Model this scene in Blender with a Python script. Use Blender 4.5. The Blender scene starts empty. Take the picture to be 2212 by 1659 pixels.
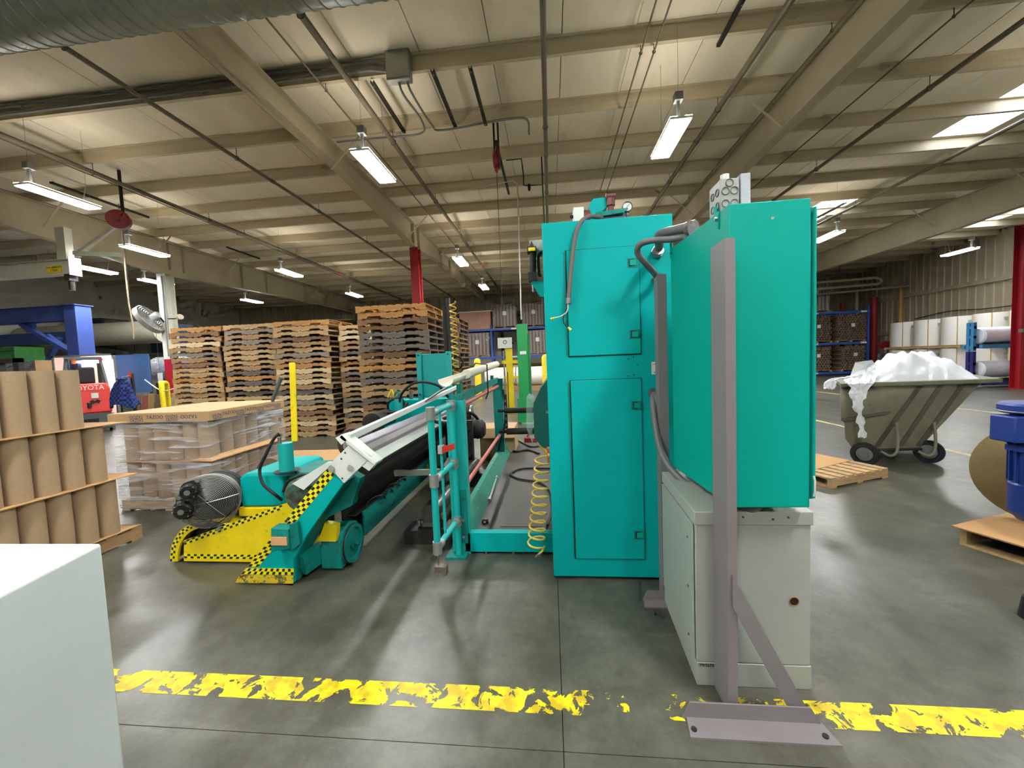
import bpy, bmesh, math, random
import numpy as np
from mathutils import Vector, Matrix
random.seed(7)
S = bpy.context.scene
COL = S.collection

# ---------------------------------------------------------------- camera
F, CX, CY = 830.0, 1106.0, 829.5          # focal length in pixels of the 2212 x 1659 frame
YAW, PITCH, ROLL = (math.radians(a) for a in (5.8, 3.3, 2.3))
CAMZ = 1.6
FW = Vector((-math.sin(YAW)*math.cos(PITCH), math.cos(YAW)*math.cos(PITCH), -math.sin(PITCH)))
_r0 = Vector((math.cos(YAW), math.sin(YAW), 0)); _u0 = _r0.cross(FW)
RT = math.cos(ROLL)*_r0 - math.sin(ROLL)*_u0
UP = math.cos(ROLL)*_u0 + math.sin(ROLL)*_r0
CAM = Vector((0, 0, CAMZ))
cd = bpy.data.cameras.new('camera'); cam = bpy.data.objects.new('camera', cd); COL.objects.link(cam)
cd.sensor_fit = 'HORIZONTAL'; cd.sensor_width = 36.0; cd.lens = 36.0*F/2212.0
cd.clip_start = 0.05; cd.clip_end = 200
cam.matrix_world = Matrix(((RT.x, UP.x, -FW.x, 0), (RT.y, UP.y, -FW.y, 0), (RT.z, UP.z, -FW.z, CAMZ), (0, 0, 0, 1)))
S.camera = cam

# ---------------------------------------------------------------- world, exposure, lamp strengths
w = bpy.data.worlds.new('world'); S.world = w; w.use_nodes = True
w.node_tree.nodes['Background'].inputs[0].default_value = (0.8, 0.85, 0.9, 1)
w.node_tree.nodes['Background'].inputs[1].default_value = 0.3
S.view_settings.view_transform = 'Standard'; S.view_settings.look = 'None'
S.view_settings.exposure = 0.95; S.view_settings.gamma = 1.0; S.view_settings.use_curve_mapping = False
LAMP_DOWN, ADDED_UP = 110.0, 10.0            # radiance of the high-bay diffusers and of the added upward glow
LAMP_ROWS = {7.5: (-10.35, -3.3, 2.3, 9.8), 14.8: (-16.3, -10.35, -3.3, 2.3, 9.8), 20.0: (-16.3, -10.35, -3.3, 2.3, 9.8),
             0.3: (-16.3, -10.35, -3.3, 2.3, 9.8), -5.5: (-10.35, -3.3, 2.3, 9.8)}

S.cycles.use_adaptive_sampling = True; S.cycles.adaptive_threshold = .06; S.cycles.adaptive_min_samples = 12; S.cycles.use_light_tree = False
S.cycles.max_bounces = 5; S.cycles.diffuse_bounces = 3; S.cycles.glossy_bounces = 2; S.cycles.transmission_bounces = 3; S.cycles.transparent_max_bounces = 8
S.cycles.caustics_reflective = False; S.cycles.caustics_refractive = False; S.cycles.sample_clamp_indirect = 4.0

# ---------------------------------------------------------------- helpers: pixels to points at a stated real depth
def ray(px, py): return FW + RT*((px-CX)/F) - UP*((py-CY)/F)
def P(px, py, Y):
    d = ray(px, py); return CAM + d*(Y/d.y)
def PZ(px, py, z=0.0):
    d = ray(px, py); return CAM + d*((z-CAMZ)/d.z)
def PX(px, py, X):
    d = ray(px, py); return CAM + d*(X/d.x)

# ---------------------------------------------------------------- materials
def lin(h):
    c = [int(h[i:i+2], 16)/255 for i in (0, 2, 4)]
    return tuple(x/12.92 if x <= .04045 else ((x+.055)/1.055)**2.4 for x in c)
MATS = {}
def mat(name, col, rough=.5, metal=0., var=.12, scale=5., bump=0., stretch=None, spots=None, emit=0., alpha=1., trans=0., spec=.5, rnd=0., dirt=None):
    if name in MATS: return MATS[name]
    m = bpy.data.materials.new(name); m.use_nodes = True; MATS[name] = m
    nt = m.node_tree; N = nt.nodes; L = nt.links; b = N['Principled BSDF']
    c = lin(col) if isinstance(col, str) else col
    tc = N.new('ShaderNodeTexCoord'); mp = N.new('ShaderNodeMapping'); L.new(tc.outputs['Object'], mp.inputs[0])
    if stretch: mp.inputs['Scale'].default_value = stretch
    no = N.new('ShaderNodeTexNoise'); no.inputs['Scale'].default_value = scale; no.inputs['Detail'].default_value = 6; no.inputs['Roughness'].default_value = .65
    L.new(mp.outputs[0], no.inputs['Vector'])
    rp = N.new('ShaderNodeValToRGB'); L.new(no.outputs['Fac'], rp.inputs[0])
    rp.color_ramp.elements[0].position = .3; rp.color_ramp.elements[1].position = .72
    rp.color_ramp.elements[0].color = (*[max(0, x*(1-var)) for x in c], 1); rp.color_ramp.elements[1].color = (*[min(1, x*(1+var)) for x in c], 1)
    out = rp.outputs[0]
    if spots or dirt:
        for (sc, th, hx, soft) in ([spots] if spots else []) + ([dirt] if dirt else []):
            n2 = N.new('ShaderNodeTexNoise'); n2.inputs['Scale'].default_value = sc; n2.inputs['Detail'].default_value = 8; n2.inputs['Roughness'].default_value = .7
            L.new(mp.outputs[0], n2.inputs['Vector'])
            r2 = N.new('ShaderNodeMapRange'); r2.inputs['From Min'].default_value = th; r2.inputs['From Max'].default_value = th+soft
            L.new(n2.outputs['Fac'], r2.inputs['Value'])
            mx = N.new('ShaderNodeMix'); mx.data_type = 'RGBA'; L.new(r2.outputs[0], mx.inputs[0]); L.new(out, mx.inputs[6])
            mx.inputs[7].default_value = (*lin(hx), 1); out = mx.outputs[2]
    if rnd:
        oi = N.new('ShaderNodeObjectInfo'); hs = N.new('ShaderNodeHueSaturation'); mr = N.new('ShaderNodeMapRange')
        mr.inputs['To Min'].default_value = 1-rnd; mr.inputs['To Max'].default_value = 1+rnd
        L.new(oi.outputs['Random'], mr.inputs['Value']); L.new(mr.outputs[0], hs.inputs['Value']); L.new(out, hs.inputs['Color']); out = hs.outputs[0]
    L.new(out, b.inputs['Base Color'])
    rr = N.new('ShaderNodeMapRange'); rr.inputs['To Min'].default_value = max(.02, rough-.08); rr.inputs['To Max'].default_value = min(1, rough+.1)
    L.new(no.outputs['Fac'], rr.inputs['Value']); L.new(rr.outputs[0], b.inputs['Roughness'])
    b.inputs['Metallic'].default_value = metal; b.inputs['Specular IOR Level'].default_value = spec
    if trans: b.inputs['Transmission Weight'].default_value = trans
    if alpha < 1: b.inputs['Alpha'].default_value = alpha
    if emit:
        b.inputs['Emission Color'].default_value = (*c, 1); b.inputs['Emission Strength'].default_value = emit
    if bump:
        bp = N.new('ShaderNodeBump'); bp.inputs['Strength'].default_value = bump; bp.inputs['Distance'].default_value = .01
        L.new(no.outputs['Fac'], bp.inputs['Height']); L.new(bp.outputs[0], b.inputs['Normal'])
    return m

# ---------------------------------------------------------------- mesh builder
def V(a): return a if isinstance(a, Vector) else Vector(a)
class MB:
    def __init__(s): s.v = []; s.f = []
    def add(s, vs, fs):
        o = len(s.v); s.v += [V(q) for q in vs]; s.f += [tuple(i+o for i in f) for f in fs]; return s
    def box(s, x0, x1, y0, y1, z0, z1):
        return s.add([(x0,y0,z0),(x1,y0,z0),(x1,y1,z0),(x0,y1,z0),(x0,y0,z1),(x1,y0,z1),(x1,y1,z1),(x0,y1,z1)],
                     [(3,2,1,0),(4,5,6,7),(0,1,5,4),(1,2,6,5),(2,3,7,6),(3,0,4,7)])
    def prism(s, poly, vec):
        poly = [V(p) for p in poly]; vec = V(vec); n = len(poly)
        nrm = Vector((0,0,0))
        for i in range(n): nrm += poly[i].cross(poly[(i+1) % n])
        if nrm.dot(vec) > 0: poly = poly[::-1]
        s.add(poly + [p+vec for p in poly], [tuple(range(n)), tuple(range(2*n-1, n-1, -1))] + [((i+1) % n, i, n+i, n+(i+1) % n) for i in range(n)])
        return s
    def bar(s, a, b, wd, ht, up=(0,0,1)):
        a, b = V(a), V(b); d = (b-a).normalized(); up = V(up)
        x = d.cross(up)
        if x.length < 1e-4: x = d.cross(Vector((0,1,0)))
        x.normalize(); y = x.cross(d)
        c = [a + x*(sx*wd/2) + y*(sy*ht/2) for sx, sy in ((-1,-1),(1,-1),(1,1),(-1,1))]
        return s.prism(c, b-a)
    def tube(s, pts, r, n=8, caps=True, closed=False):
        pts = [V(p) for p in pts]; m = len(pts); rs = r if isinstance(r, (list, tuple)) else [r]*m
        o = len(s.v); ref = None
        for i, p in enumerate(pts):
            if closed: t = pts[(i+1) % m] - pts[i-1]
            else: t = pts[min(i+1, m-1)] - pts[max(i-1, 0)]
            t.normalize()
            if ref is None:
                ref = t.cross(Vector((0,0,1)))
                if ref.length < 1e-3: ref = t.cross(Vector((1,0,0)))
                ref.normalize()
            else:
                ref = ref - t*ref.dot(t); ref.normalize()
            q = t.cross(ref)
            for k in range(n):
                a = 2*math.pi*k/n; s.v.append(p + (ref*math.cos(a) + q*math.sin(a))*rs[i])
        for i in range(m if closed else m-1):
            for k in range(n):
                a, b = o+i*n+k, o+i*n+(k+1) % n; c, d = o+((i+1) % m)*n+(k+1) % n, o+((i+1) % m)*n+k
                s.f.append((a, d, c, b)) if False else s.f.append((a, b, c, d))
        if caps and not closed:
            s.f.append(tuple(o+k for k in range(n-1, -1, -1))); s.f.append(tuple(o+(m-1)*n+k for k in range(n)))
        return s
    def cyl(s, a, b, r, r2=None, n=20): return s.tube([a, b], [r, r if r2 is None else r2], n)
    def lathe(s, c, axis, prof, n=24):
        """prof: list of (distance along the axis, radius)"""
        c = V(c); ax = V(axis).normalized(); x = ax.cross(Vector((0,0,1)))
        if x.length < 1e-3: x = ax.cross(Vector((0,1,0)))
        x.normalize(); y = ax.cross(x); o = len(s.v)
        for (d, r) in prof:
            for k in range(n):
                a = 2*math.pi*k/n; s.v.append(c + ax*d + (x*math.cos(a) + y*math.sin(a))*max(r, 1e-5))
        for i in range(len(prof)-1):
            for k in range(n):
                s.f.append((o+i*n+k, o+i*n+(k+1) % n, o+(i+1)*n+(k+1) % n, o+(i+1)*n+k))
        return s
    def torus(s, c, axis, R, r, n=32, k=6):
        c = V(c); ax = V(axis).normalized(); x = ax.cross(Vector((0,0,1)))
        if x.length < 1e-3: x = ax.cross(Vector((0,1,0)))
        x.normalize(); y = ax.cross(x)
        return s.tube([c + (x*math.cos(2*math.pi*i/n) + y*math.sin(2*math.pi*i/n))*R for i in range(n)], r, k, closed=True)
    def pipe_open(s, a, b, ro, ri, n=20):
        """a tube with a wall: outer and inner skin with ring ends"""
        a, b = V(a), V(b)
        return s.lathe(a, b-a, [(0, ri), (0, ro), ((b-a).length, ro), ((b-a).length, ri), (0, ri)], n)
    def mesh(s, name, off=Vector((0,0,0)), smooth=35):
        me = bpy.data.meshes.new(name); me.from_pydata([tuple(p-off) for p in s.v], [], s.f)
        bm = bmesh.new(); bm.from_mesh(me); bmesh.ops.recalc_face_normals(bm, faces=bm.faces); bm.to_mesh(me); bm.free()
        me.update()
        if smooth:
            me.shade_smooth(); me.set_sharp_from_angle(angle=math.radians(smooth))
        return me
ROOT = {}
def tag(o, label=None, cat=None, group=None, kind=None):
    if label: o['label'] = label
    if cat: o['category'] = cat
    if group: o['group'] = group
    if kind: o['kind'] = kind
    return o
def thing(name, label, cat, loc, group=None):
    o = bpy.data.objects.new(name, None); COL.objects.link(o); o.location = V(loc); o.empty_display_size = .1
    ROOT[o.name] = Vector(V(loc)); return tag(o, label, cat, group)
def part(name, mb, m, parent=None, label=None, kind=None, bevel=0., smooth=35, solid=0.):
    off = ROOT[parent.name] if parent else Vector((0,0,0))
    me = mb.mesh(name, off, smooth); me.materials.append(m)
    o = bpy.data.objects.new(name, me); COL.objects.link(o)
    if parent: o.parent = parent
    ROOT[o.name] = off
    if bevel:
        bv = o.modifiers.new('bevel', 'BEVEL'); bv.width = bevel; bv.segments = 2; bv.limit_method = 'ANGLE'; bv.angle_limit = math.radians(40)
    if solid:
        so = o.modifiers.new('solid', 'SOLIDIFY'); so.thickness = solid; so.offset = 0
    return tag(o, label, kind=kind)
def single(name, mb, m, label, cat, loc=None, group=None, bevel=0., kind=None, smooth=35):
    """a thing that is one mesh; its origin at loc"""
    off = V(loc) if loc else Vector((0,0,0))
    me = mb.mesh(name, off, smooth); me.materials.append(m)
    o = bpy.data.objects.new(name, me); COL.objects.link(o); o.location = off; ROOT[o.name] = off
    if bevel:
        bv = o.modifiers.new('bevel', 'BEVEL'); bv.width = bevel; bv.segments = 2; bv.limit_method = 'ANGLE'; bv.angle_limit = math.radians(40)
    return tag(o, label, cat, group, kind)
def share(name, me, parent, loc=(0,0,0), rot=(0,0,0), m=None, scale=None):
    """an alike piece that shares mesh data; loc is relative to the parent"""
    o = bpy.data.objects.new(name, me); COL.objects.link(o); o.parent = parent; o.location = V(loc); o.rotation_euler = rot
    if scale: o.scale = scale
    ROOT[o.name] = ROOT.get(parent.name, Vector((0,0,0)))
    if m: o.material_slots[0].link = 'OBJECT'; o.material_slots[0].material = m
    return o
def copy_tree(src, loc, rotz=0., label=None, group=None, matmap=None):
    r = src.copy(); COL.objects.link(r); r.location = V(loc); r.rotation_euler = (0, 0, rotz); ROOT[r.name] = V(loc)
    if label: r['label'] = label
    if group: r['group'] = group
    def down(a, b):
        for ch in [c for c in CH.get(a.name, a.children)]:
            c = ch.copy(); COL.objects.link(c); c.parent = b
            if matmap and c.type == 'MESH':
                c.material_slots[0].link = 'OBJECT'; c.material_slots[0].material = matmap
            down(ch, c)
    down(src, r); return r
CH = {}
def text_mb(s, size=1.0, depth=0.0):
    """lettering as mesh, lying in the XY plane, baseline at the origin"""
    cu = bpy.data.curves.new('lettering', 'FONT'); cu.body = s; cu.size = size; cu.extrude = depth; cu.resolution_u = 2; cu.align_x = 'CENTER'; cu.align_y = 'CENTER'
    o = bpy.data.objects.new('lettering', cu); COL.objects.link(o)
    me = bpy.data.meshes.new_from_object(o.evaluated_get(bpy.context.evaluated_depsgraph_get()))
    mb = MB(); mb.v = [v.co.copy() for v in me.vertices]; mb.f = [tuple(p.vertices) for p in me.polygons]
    bpy.data.objects.remove(o); bpy.data.curves.remove(cu); bpy.data.meshes.remove(me)
    return mb
def place_text(s, size, origin, xdir, ydir, depth=.0008):
    mb = text_mb(s, size, depth); x = V(xdir).normalized(); y = V(ydir).normalized(); z = x.cross(y); o = V(origin)
    mb.v = [o + x*q.x + y*q.y + z*(q.z+depth) for q in mb.v]; return mb
def arc(c, u, v, r, a0, a1, n=8):
    c, u, v = V(c), V(u), V(v)
    return [c + u*(r*math.cos(a0+(a1-a0)*i/n)) + v*(r*math.sin(a0+(a1-a0)*i/n)) for i in range(n+1)]
def smooth_path(pts, n=6):
    """Catmull-Rom through the points"""
    pts = [V(p) for p in pts]; q = [pts[0]*2-pts[1]] + pts + [pts[-1]*2-pts[-2]]; out = []
    for i in range(1, len(q)-2):
        a, b, c, d = q[i-1:i+3]
        for k in range(n):
            t = k/n; out.append(.5*((2*b) + (c-a)*t + (2*a-5*b+4*c-d)*t*t + (3*b-a-3*c+d)*t**3))
    out.append(pts[-1]); return out

ORD = ['first', 'second', 'third', 'fourth', 'fifth', 'sixth', 'seventh', 'eighth', 'ninth', 'tenth', 'eleventh', 'twelfth', 'thirteenth', 'fourteenth', 'fifteenth',
       'sixteenth', 'seventeenth', 'eighteenth', 'nineteenth', 'twentieth', 'twenty-first', 'twenty-second', 'twenty-third', 'twenty-fourth']

# ---------------------------------------------------------------- common materials
TEAL = mat('teal_paint', '00A39E', .5, var=.06, scale=3, spec=.12, dirt=(7, .69, '0A6A62', .12))
TEALD = mat('teal_paint_grimy', '0B7A72', .55, var=.2, scale=9, spec=.25, dirt=(12, .55, '26332E', .14))
GREENT = mat('green_teal_paint', '009C8C', .45, var=.05, scale=2, spec=.15)
WHITE = mat('white_paint', 'D6DBD3', .4, var=.05)
LGREY = mat('light_grey_paint', '9FA49A', .45, var=.06, scale=3, dirt=(5, .7, '8B8F86', .15))
POST = mat('mauve_grey_paint', '7A7475', .5, var=.07, scale=6, dirt=(16, .72, '5F5A58', .1))
YEL = mat('yellow_paint', 'E8CE14', .45, var=.1, scale=5, dirt=(9, .60, '8F7C1C', .14))
BLACK = mat('black_rubber', '161616', .6, var=.2)
DARK = mat('dark_steel', '2E2D2B', .5, .3, var=.3, scale=12)
STEEL = mat('steel', '9A9A96', .35, .9, var=.1)
ALU = mat('bright_aluminium', 'C9CBD0', .22, .95, var=.05)
CARD = mat('kraft_cardboard', 'AD8F67', .8, var=.08, scale=14, bump=.05)
CARDT = mat('kraft_tube', 'A58C6C', .82, var=.1, scale=60, bump=.03)
RED = mat('red_paint', 'A41E26', .4, var=.08)
BLUE = mat('blue_paint', '2E4FA0', .45, var=.12, scale=4)
GREYC = mat('grey_conduit', '6E706C', .45, var=.08)
GALV = mat('galvanized', '9C9E98', .4, .6, var=.1)
CEIL_STEEL = mat('painted_roof_steel', 'B0A588', .55, var=.12, scale=1.2)
CABLE = mat('white_cable', 'C9C8BE', .5)
# ================================================================ the hall
XL, XR, YB, YF, ZC = -24.0, 20.6, -8.5, 28.0, 6.75
def floor_material():
    m = bpy.data.materials.new('concrete_floor'); m.use_nodes = True; nt = m.node_tree; N = nt.nodes; L = nt.links; b = N['Principled BSDF']
    g = N.new('ShaderNodeNewGeometry')
    def noise(scale, det, st=None, rough=.6):
        n = N.new('ShaderNodeTexNoise'); n.inputs['Scale'].default_value = scale; n.inputs['Detail'].default_value = det; n.inputs['Roughness'].default_value = rough
        if st:
            mp = N.new('ShaderNodeMapping'); mp.inputs['Scale'].default_value = st; mp.inputs['Rotation'].default_value = (0, 0, .25); L.new(g.outputs['Position'], mp.inputs[0]); L.new(mp.outputs[0], n.inputs['Vector'])
        else: L.new(g.outputs['Position'], n.inputs['Vector'])
        return n
    n1 = noise(.55, 5); n2 = noise(6, 8, rough=.75); n3 = noise(2.2, 6, (1, .25, 1)); n4 = noise(40, 4)
    def ramp(src, a, ca, bb, cb):
        r = N.new('ShaderNodeValToRGB'); r.color_ramp.elements[0].position = a; r.color_ramp.elements[1].position = bb
        r.color_ramp.elements[0].color = (*lin(ca), 1); r.color_ramp.elements[1].color = (*lin(cb), 1); L.new(src.outputs['Fac'], r.inputs[0]); return r
    r1 = ramp(n1, .32, '7C7C74', .68, '9A9A92'); r2 = ramp(n2, .33, '74746B', .66, 'D2D2CA'); r3 = ramp(n3, .35, '9C9C94', .7, 'E6E6E0')
    def mul(a, b_, f):
        x = N.new('ShaderNodeMix'); x.data_type = 'RGBA'; x.blend_type = 'MULTIPLY'; x.inputs[0].default_value = f; L.new(a, x.inputs[6]); L.new(b_, x.inputs[7]); return x.outputs[2]
    c = mul(r1.outputs[0], r3.outputs[0], .6); c = mul(c, r2.outputs[0], .62)
    n5 = noise(2.6, 9, rough=.8); r5 = ramp(n5, .42, '8C8A80', .56, 'FFFFFF'); c = mul(c, r5.outputs[0], .42)
    n6 = noise(1.1, 7, (.35, 2.4, 1), rough=.75); r6 = ramp(n6, .58, 'C8C8C0', .72, 'FFFFFF')
    lt = N.new('ShaderNodeMix'); lt.data_type = 'RGBA'; lt.blend_type = 'MULTIPLY'; lt.inputs[0].default_value = 1; L.new(c, lt.inputs[6]); lt.inputs[7].default_value = (1.24, 1.24, 1.21, 1); c = mul(lt.outputs[2], r6.outputs[0], .8); L.new(c, b.inputs['Base Color'])
    rr = N.new('ShaderNodeMapRange'); rr.inputs['To Min'].default_value = .22; rr.inputs['To Max'].default_value = .48; L.new(n3.outputs['Fac'], rr.inputs['Value']); L.new(rr.outputs[0], b.inputs['Roughness'])
    bp = N.new('ShaderNodeBump'); bp.inputs['Strength'].default_value = .06; bp.inputs['Distance'].default_value = .01; L.new(n4.outputs['Fac'], bp.inputs['Height']); L.new(bp.outputs[0], b.inputs['Normal'])
    return m
FLOOR = floor_material()
JOINT = mat('joint_filler', '4A443C', .8)
floor = single('floor', MB().box(XL, XR, YB, YF, -.2, -.008), JOINT, None, None, kind='structure')
xs = [XL, -20.16, -15.12, -10.08, -5.04, 0.0, 5.04, 10.08, 15.12, XR]
ys = [YB, -7.65, -3.08, 1.49, 6.06, 10.63, 15.2, 19.77, 24.34, YF]
for i in range(len(xs)-1):
    for j in range(len(ys)-1):
        part('slab', MB().box(xs[i]+.0018, xs[i+1]-.0018, ys[j]+.0018, ys[j+1]-.0018, -.06, 0), FLOOR, floor)

# walls -----------------------------------------------------------
SIDING = mat('cream_siding', 'A79C82', .6, var=.12, scale=.8, stretch=(3, 3, .4))
WALLP = mat('pale_wall_paint', 'BDBBAF', .6, var=.06, scale=1)
DWALL = mat('dark_upper_wall', '5A564A', .7, var=.2)
def ribs(mb, axis, fixed, a, b, z0, z1, step, side):
    x = a
    while x < b-.12:
        if axis == 'X': mb.prism([(x, fixed, z0), (x+.03, fixed+side*.035, z0), (x+.09, fixed+side*.035, z0), (x+.12, fixed, z0)], (0, 0, z1-z0))
        else: mb.prism([(fixed, x, z0), (fixed+side*.035, x+.03, z0), (fixed+side*.035, x+.09, z0), (fixed, x+.12, z0)], (0, 0, z1-z0))
        x += step
wb = single('wall_back', MB().box(XL-.3, XR+.3, YF, YF+.2, 0, ZC+.3), WALLP, None, None, kind='structure')
mb = MB(); ribs(mb, 'X', YF, XL, XR, 2.4, ZC, .38, -1); part('siding_ribs', mb, SIDING, wb, kind='stuff')
part('siding', MB().box(XL, XR, YF-.012, YF+.01, 2.4, ZC), SIDING, wb)
wr = single('wall_right', MB().box(XR, XR+.2, YB-.2, YF+.2, 0, ZC+.3), SIDING, None, None, kind='structure')
mb = MB(); ribs(mb, 'Y', XR, 8, YF, 0, ZC, .38, -1); part('siding_ribs', mb, SIDING, wr, kind='stuff')
for z in (2.3, 4.4): part('girt', MB().box(XR-.12, XR, 6, YF, z, z+.2), SIDING, wr)
single('wall_left', MB().box(XL-.2, XL, YB-.2, YF+.2, 0, ZC+.3), WALLP, None, None, kind='structure')
single('wall_front', MB().box(XL-.3, XR+.3, YB-.2, YB, 0, ZC+.3), WALLP, None, None, kind='structure')

# ceiling ---------------------------------------------------------
def ceiling_material():
    m = mat('roof_insulation', 'EDE3CB', .75, var=.10, scale=.7, stretch=(1.5, .5, 1), dirt=(1.6, .62, 'BBA67C', .25))
    return m
CEILM = ceiling_material()
ceil = single('ceiling', MB().box(XL-.2, XR+.2, YB-.2, YF+.2, ZC+.06, ZC+.3), mat('roof_deck', '4E4A40', .8), None, None, kind='structure')
SKY = mat('skylight_panel', 'E8F0FF', .5, var=.02, emit=4.0)
x = XL
k = 0
rr = random.Random(3)
while x < XR-.01:
    x1 = min(x+1.16, XR); sky = k in (29, 36)
    if sky:
        for (a, b) in ((YB, 5.0), (10.9, 14.2), (19.4, YF)): part('ceiling_panel', MB().box(x+.006, x1-.006, a, b, ZC+rr.uniform(-.006, .006), ZC+.05), CEILM, ceil)
        for (a, b) in ((5.0, 10.9), (14.2, 19.4)): part('skylight', MB().box(x+.006, x1-.006, a+.01, b-.01, ZC+.01, ZC+.03), SKY, ceil, label='translucent skylight panel lit by daylight')
    else:
        part('ceiling_panel', MB().box(x+.006, x1-.006, YB, YF, ZC+rr.uniform(-.008, .008), ZC+.05), CEILM, ceil)
    x = x1; k += 1
PURL = mat('purlin_paint', 'C4B799', .55, var=.15, scale=2, stretch=(.3, 3, 3))
y = 6.55-1.5*9
while y < YF:
    if y > YB:
        part('purlin', MB().prism([(XL, y-.035, ZC-.25), (XL, y+.035, ZC-.25), (XL, y+.035, ZC-.243), (XL, y-.028, ZC-.243), (XL, y-.028, ZC-.007), (XL, y-.1, ZC-.007), (XL, y-.1, ZC), (XL, y-.035, ZC)], (XR-XL, 0, 0)), PURL, ceil, smooth=0)
    y += 1.5
def rafter(X, prof):
    """prof: list of (Y, underside z); web to the purlins with top and bottom flanges"""
    zt = ZC-.25; mb = MB()
    pts = [(X, yy, zz) for yy, zz in prof] + [(X, prof[-1][0], zt), (X, prof[0][0], zt)]
    mb.prism([(p[0]-.006, p[1], p[2]) for p in pts], (.012, 0, 0))
    for (ya, za), (yb, zb) in zip(prof[:-1], prof[1:]):
        mb.prism([(X-.11, ya, za), (X+.11, ya, za), (X+.11, ya, za+.014), (X-.11, ya, za+.014)], (0, yb-ya, zb-za))
    mb.box(X-.11, X+.11, prof[0][0], prof[-1][0], zt-.014, zt)
    o = part('rafter', mb, CEIL_STEEL, ceil, smooth=0)
    return o
R1 = rafter(-4.6, [(YB, 6.06), (8.5, 6.06), (13.1, 5.72), (13.7, 5.72), (16.5, 6.0), (YF, 6.05)])
R2 = rafter(4.6, [(YB, 5.8), (13.1, 5.78), (13.7, 5.78), (YF, 5.9)])
R3 = rafter(-13.9, [(YB, 5.75), (8.8, 5.62), (12.6, 5.3), (13.3, 5.3), (21, 5.55), (YF, 5.6)])
R4 = rafter(13.9, [(YB, 5.75), (13.1, 5.55), (14.6, 5.5), (YF, 5.7)])
for (R_, X, Ys) in ((R1, -4.6, (8.05, 12.55, 15.55, 18.55, 21.55)), (R2, 4.6, (8.05, 12.55, 15.55)), (R3, -13.9, (9.55, 12.55, 15.55, 18.55, 21.55)), (R4, 13.9, (9.55, 12.55, 15.55))):
    for yy in Ys:
        for sx in (-1, 1):
            part('flange_brace', MB().bar((X+sx*.08, yy, 5.85), (X+sx*.75, yy+.02, ZC-.26), .05, .012), CEIL_STEEL, R_)
for X, R_ in ((-4.6, R1), (-13.9, R3)):
    for yy in (13.1, 13.65, 16.5, 18.0, 21): part('stiffener', MB().box(X-.1, X+.1, yy, yy+.012, 5.75 if X > -5 else 5.5, ZC-.27), CEIL_STEEL, R_)

# columns ---------------------------------------------------------
def column(X, Y, z1, m, label, m2=None, zsplit=0, w_=.3, name='steel_column'):
    t = thing(name, label, 'column', (X, Y, 0))
    def h(z0, z1):
        mb = MB(); mb.box(X-w_/2, X+w_/2, Y-w_/2, Y-w_/2+.016, z0, z1); mb.box(X-w_/2, X+w_/2, Y+w_/2-.016, Y+w_/2, z0, z1); mb.box(X-.006, X+.006, Y-w_/2+.016, Y+w_/2-.016, z0, z1); return mb
    if m2: part('lower_shaft', h(.02, zsplit), m2, t); part('upper_shaft', h(zsplit, z1), m, t)
    else: part('shaft', h(.02, z1), m, t)
    part('base_plate', MB().box(X-.22, X+.22, Y-.22, Y+.22, 0, .02), m2 or m, t)
    return t
column(-4.6, 13.4, 5.72, RED, 'red steel column rising behind the tall pallet stacks')
c = column(-13.9, 12.95, 5.3, mat('column_white', 'D8DACA', .45, var=.05), 'white steel column with red base and wall fan at left', RED, 2.2, .34)
part('conduit', MB().tube([(-13.85, 12.76, 5.2), (-13.85, 12.76, 2.3)], .022), GALV, c); part('conduit', MB().tube([(-13.76, 12.76, 5.2), (-13.76, 12.76, 2.9)], .016), GALV, c)
c = column(15.9, 14.75, 5.5, RED, 'red steel column at the right edge beside the roll rack', w_=.3)
part('bolt_clamp', MB().box(15.68, 15.76, 14.5, 14.62, 1.9, 2.02), STEEL, c)
column(4.6, 13.4, 5.78, CEIL_STEEL, 'steel column mostly hidden behind the teal electrical box', RED, 3.2)

# high-bay lamps --------------------------------------------------
ZS = (5.2-1.6)/(5.5-1.6)
LD = mat('lamp_diffuser', 'FFFFFF', .4, var=0, emit=LAMP_DOWN); LU = mat('added_uplight_glow', 'FFF6EA', .4, var=0, emit=ADDED_UP)
def lamp(X, Y, rot, label, zl=5.2):
    X, Y = X*ZS, Y*ZS
    t = thing('high_bay_lamp', label, 'lamp', (X, Y, zl), 'linear high bay lamps under the roof')
    L_, W_ = .58, .165
    part('housing', MB().box(X-W_, X+W_, Y-L_, Y+L_, zl+.012, zl+.05).box(X-.05, X+.05, Y-.4, Y+.4, zl+.05, zl+.09), WHITE, t, bevel=.006)
    part('diffuser', MB().box(X-W_+.012, X+W_-.012, Y-L_+.012, Y+L_-.012, zl, zl+.011), LD, t)
    for sx in (-1, 1): part('added_uplight', MB().box(X+sx*.11-.055, X+sx*.11+.055, Y-.58, Y+.58, zl+.051, zl+.055), LU, t)  # glowing top strips added to brighten the ceiling, not a real lamp part
    for sy in (-1, 1): part('hanger_wire', MB().tube([(X-.12, Y+sy*.45, zl+.05), (X, Y+sy*.45, zl+.45), (X+.12, Y+sy*.45, zl+.05)], .003, 4).tube([(X, Y+sy*.45, zl+.45), (X, Y+sy*.45, ZC-.005)], .003, 4), STEEL, t)
    part('driver_box', MB().box(X-.06, X+.06, Y-.5, Y-.38, zl+.35, zl+.47).box(X-.02, X+.02, Y-.46, Y-.42, zl+.09, zl+.36), GREYC, t)
    t.rotation_euler = (0, 0, rot); return t
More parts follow.
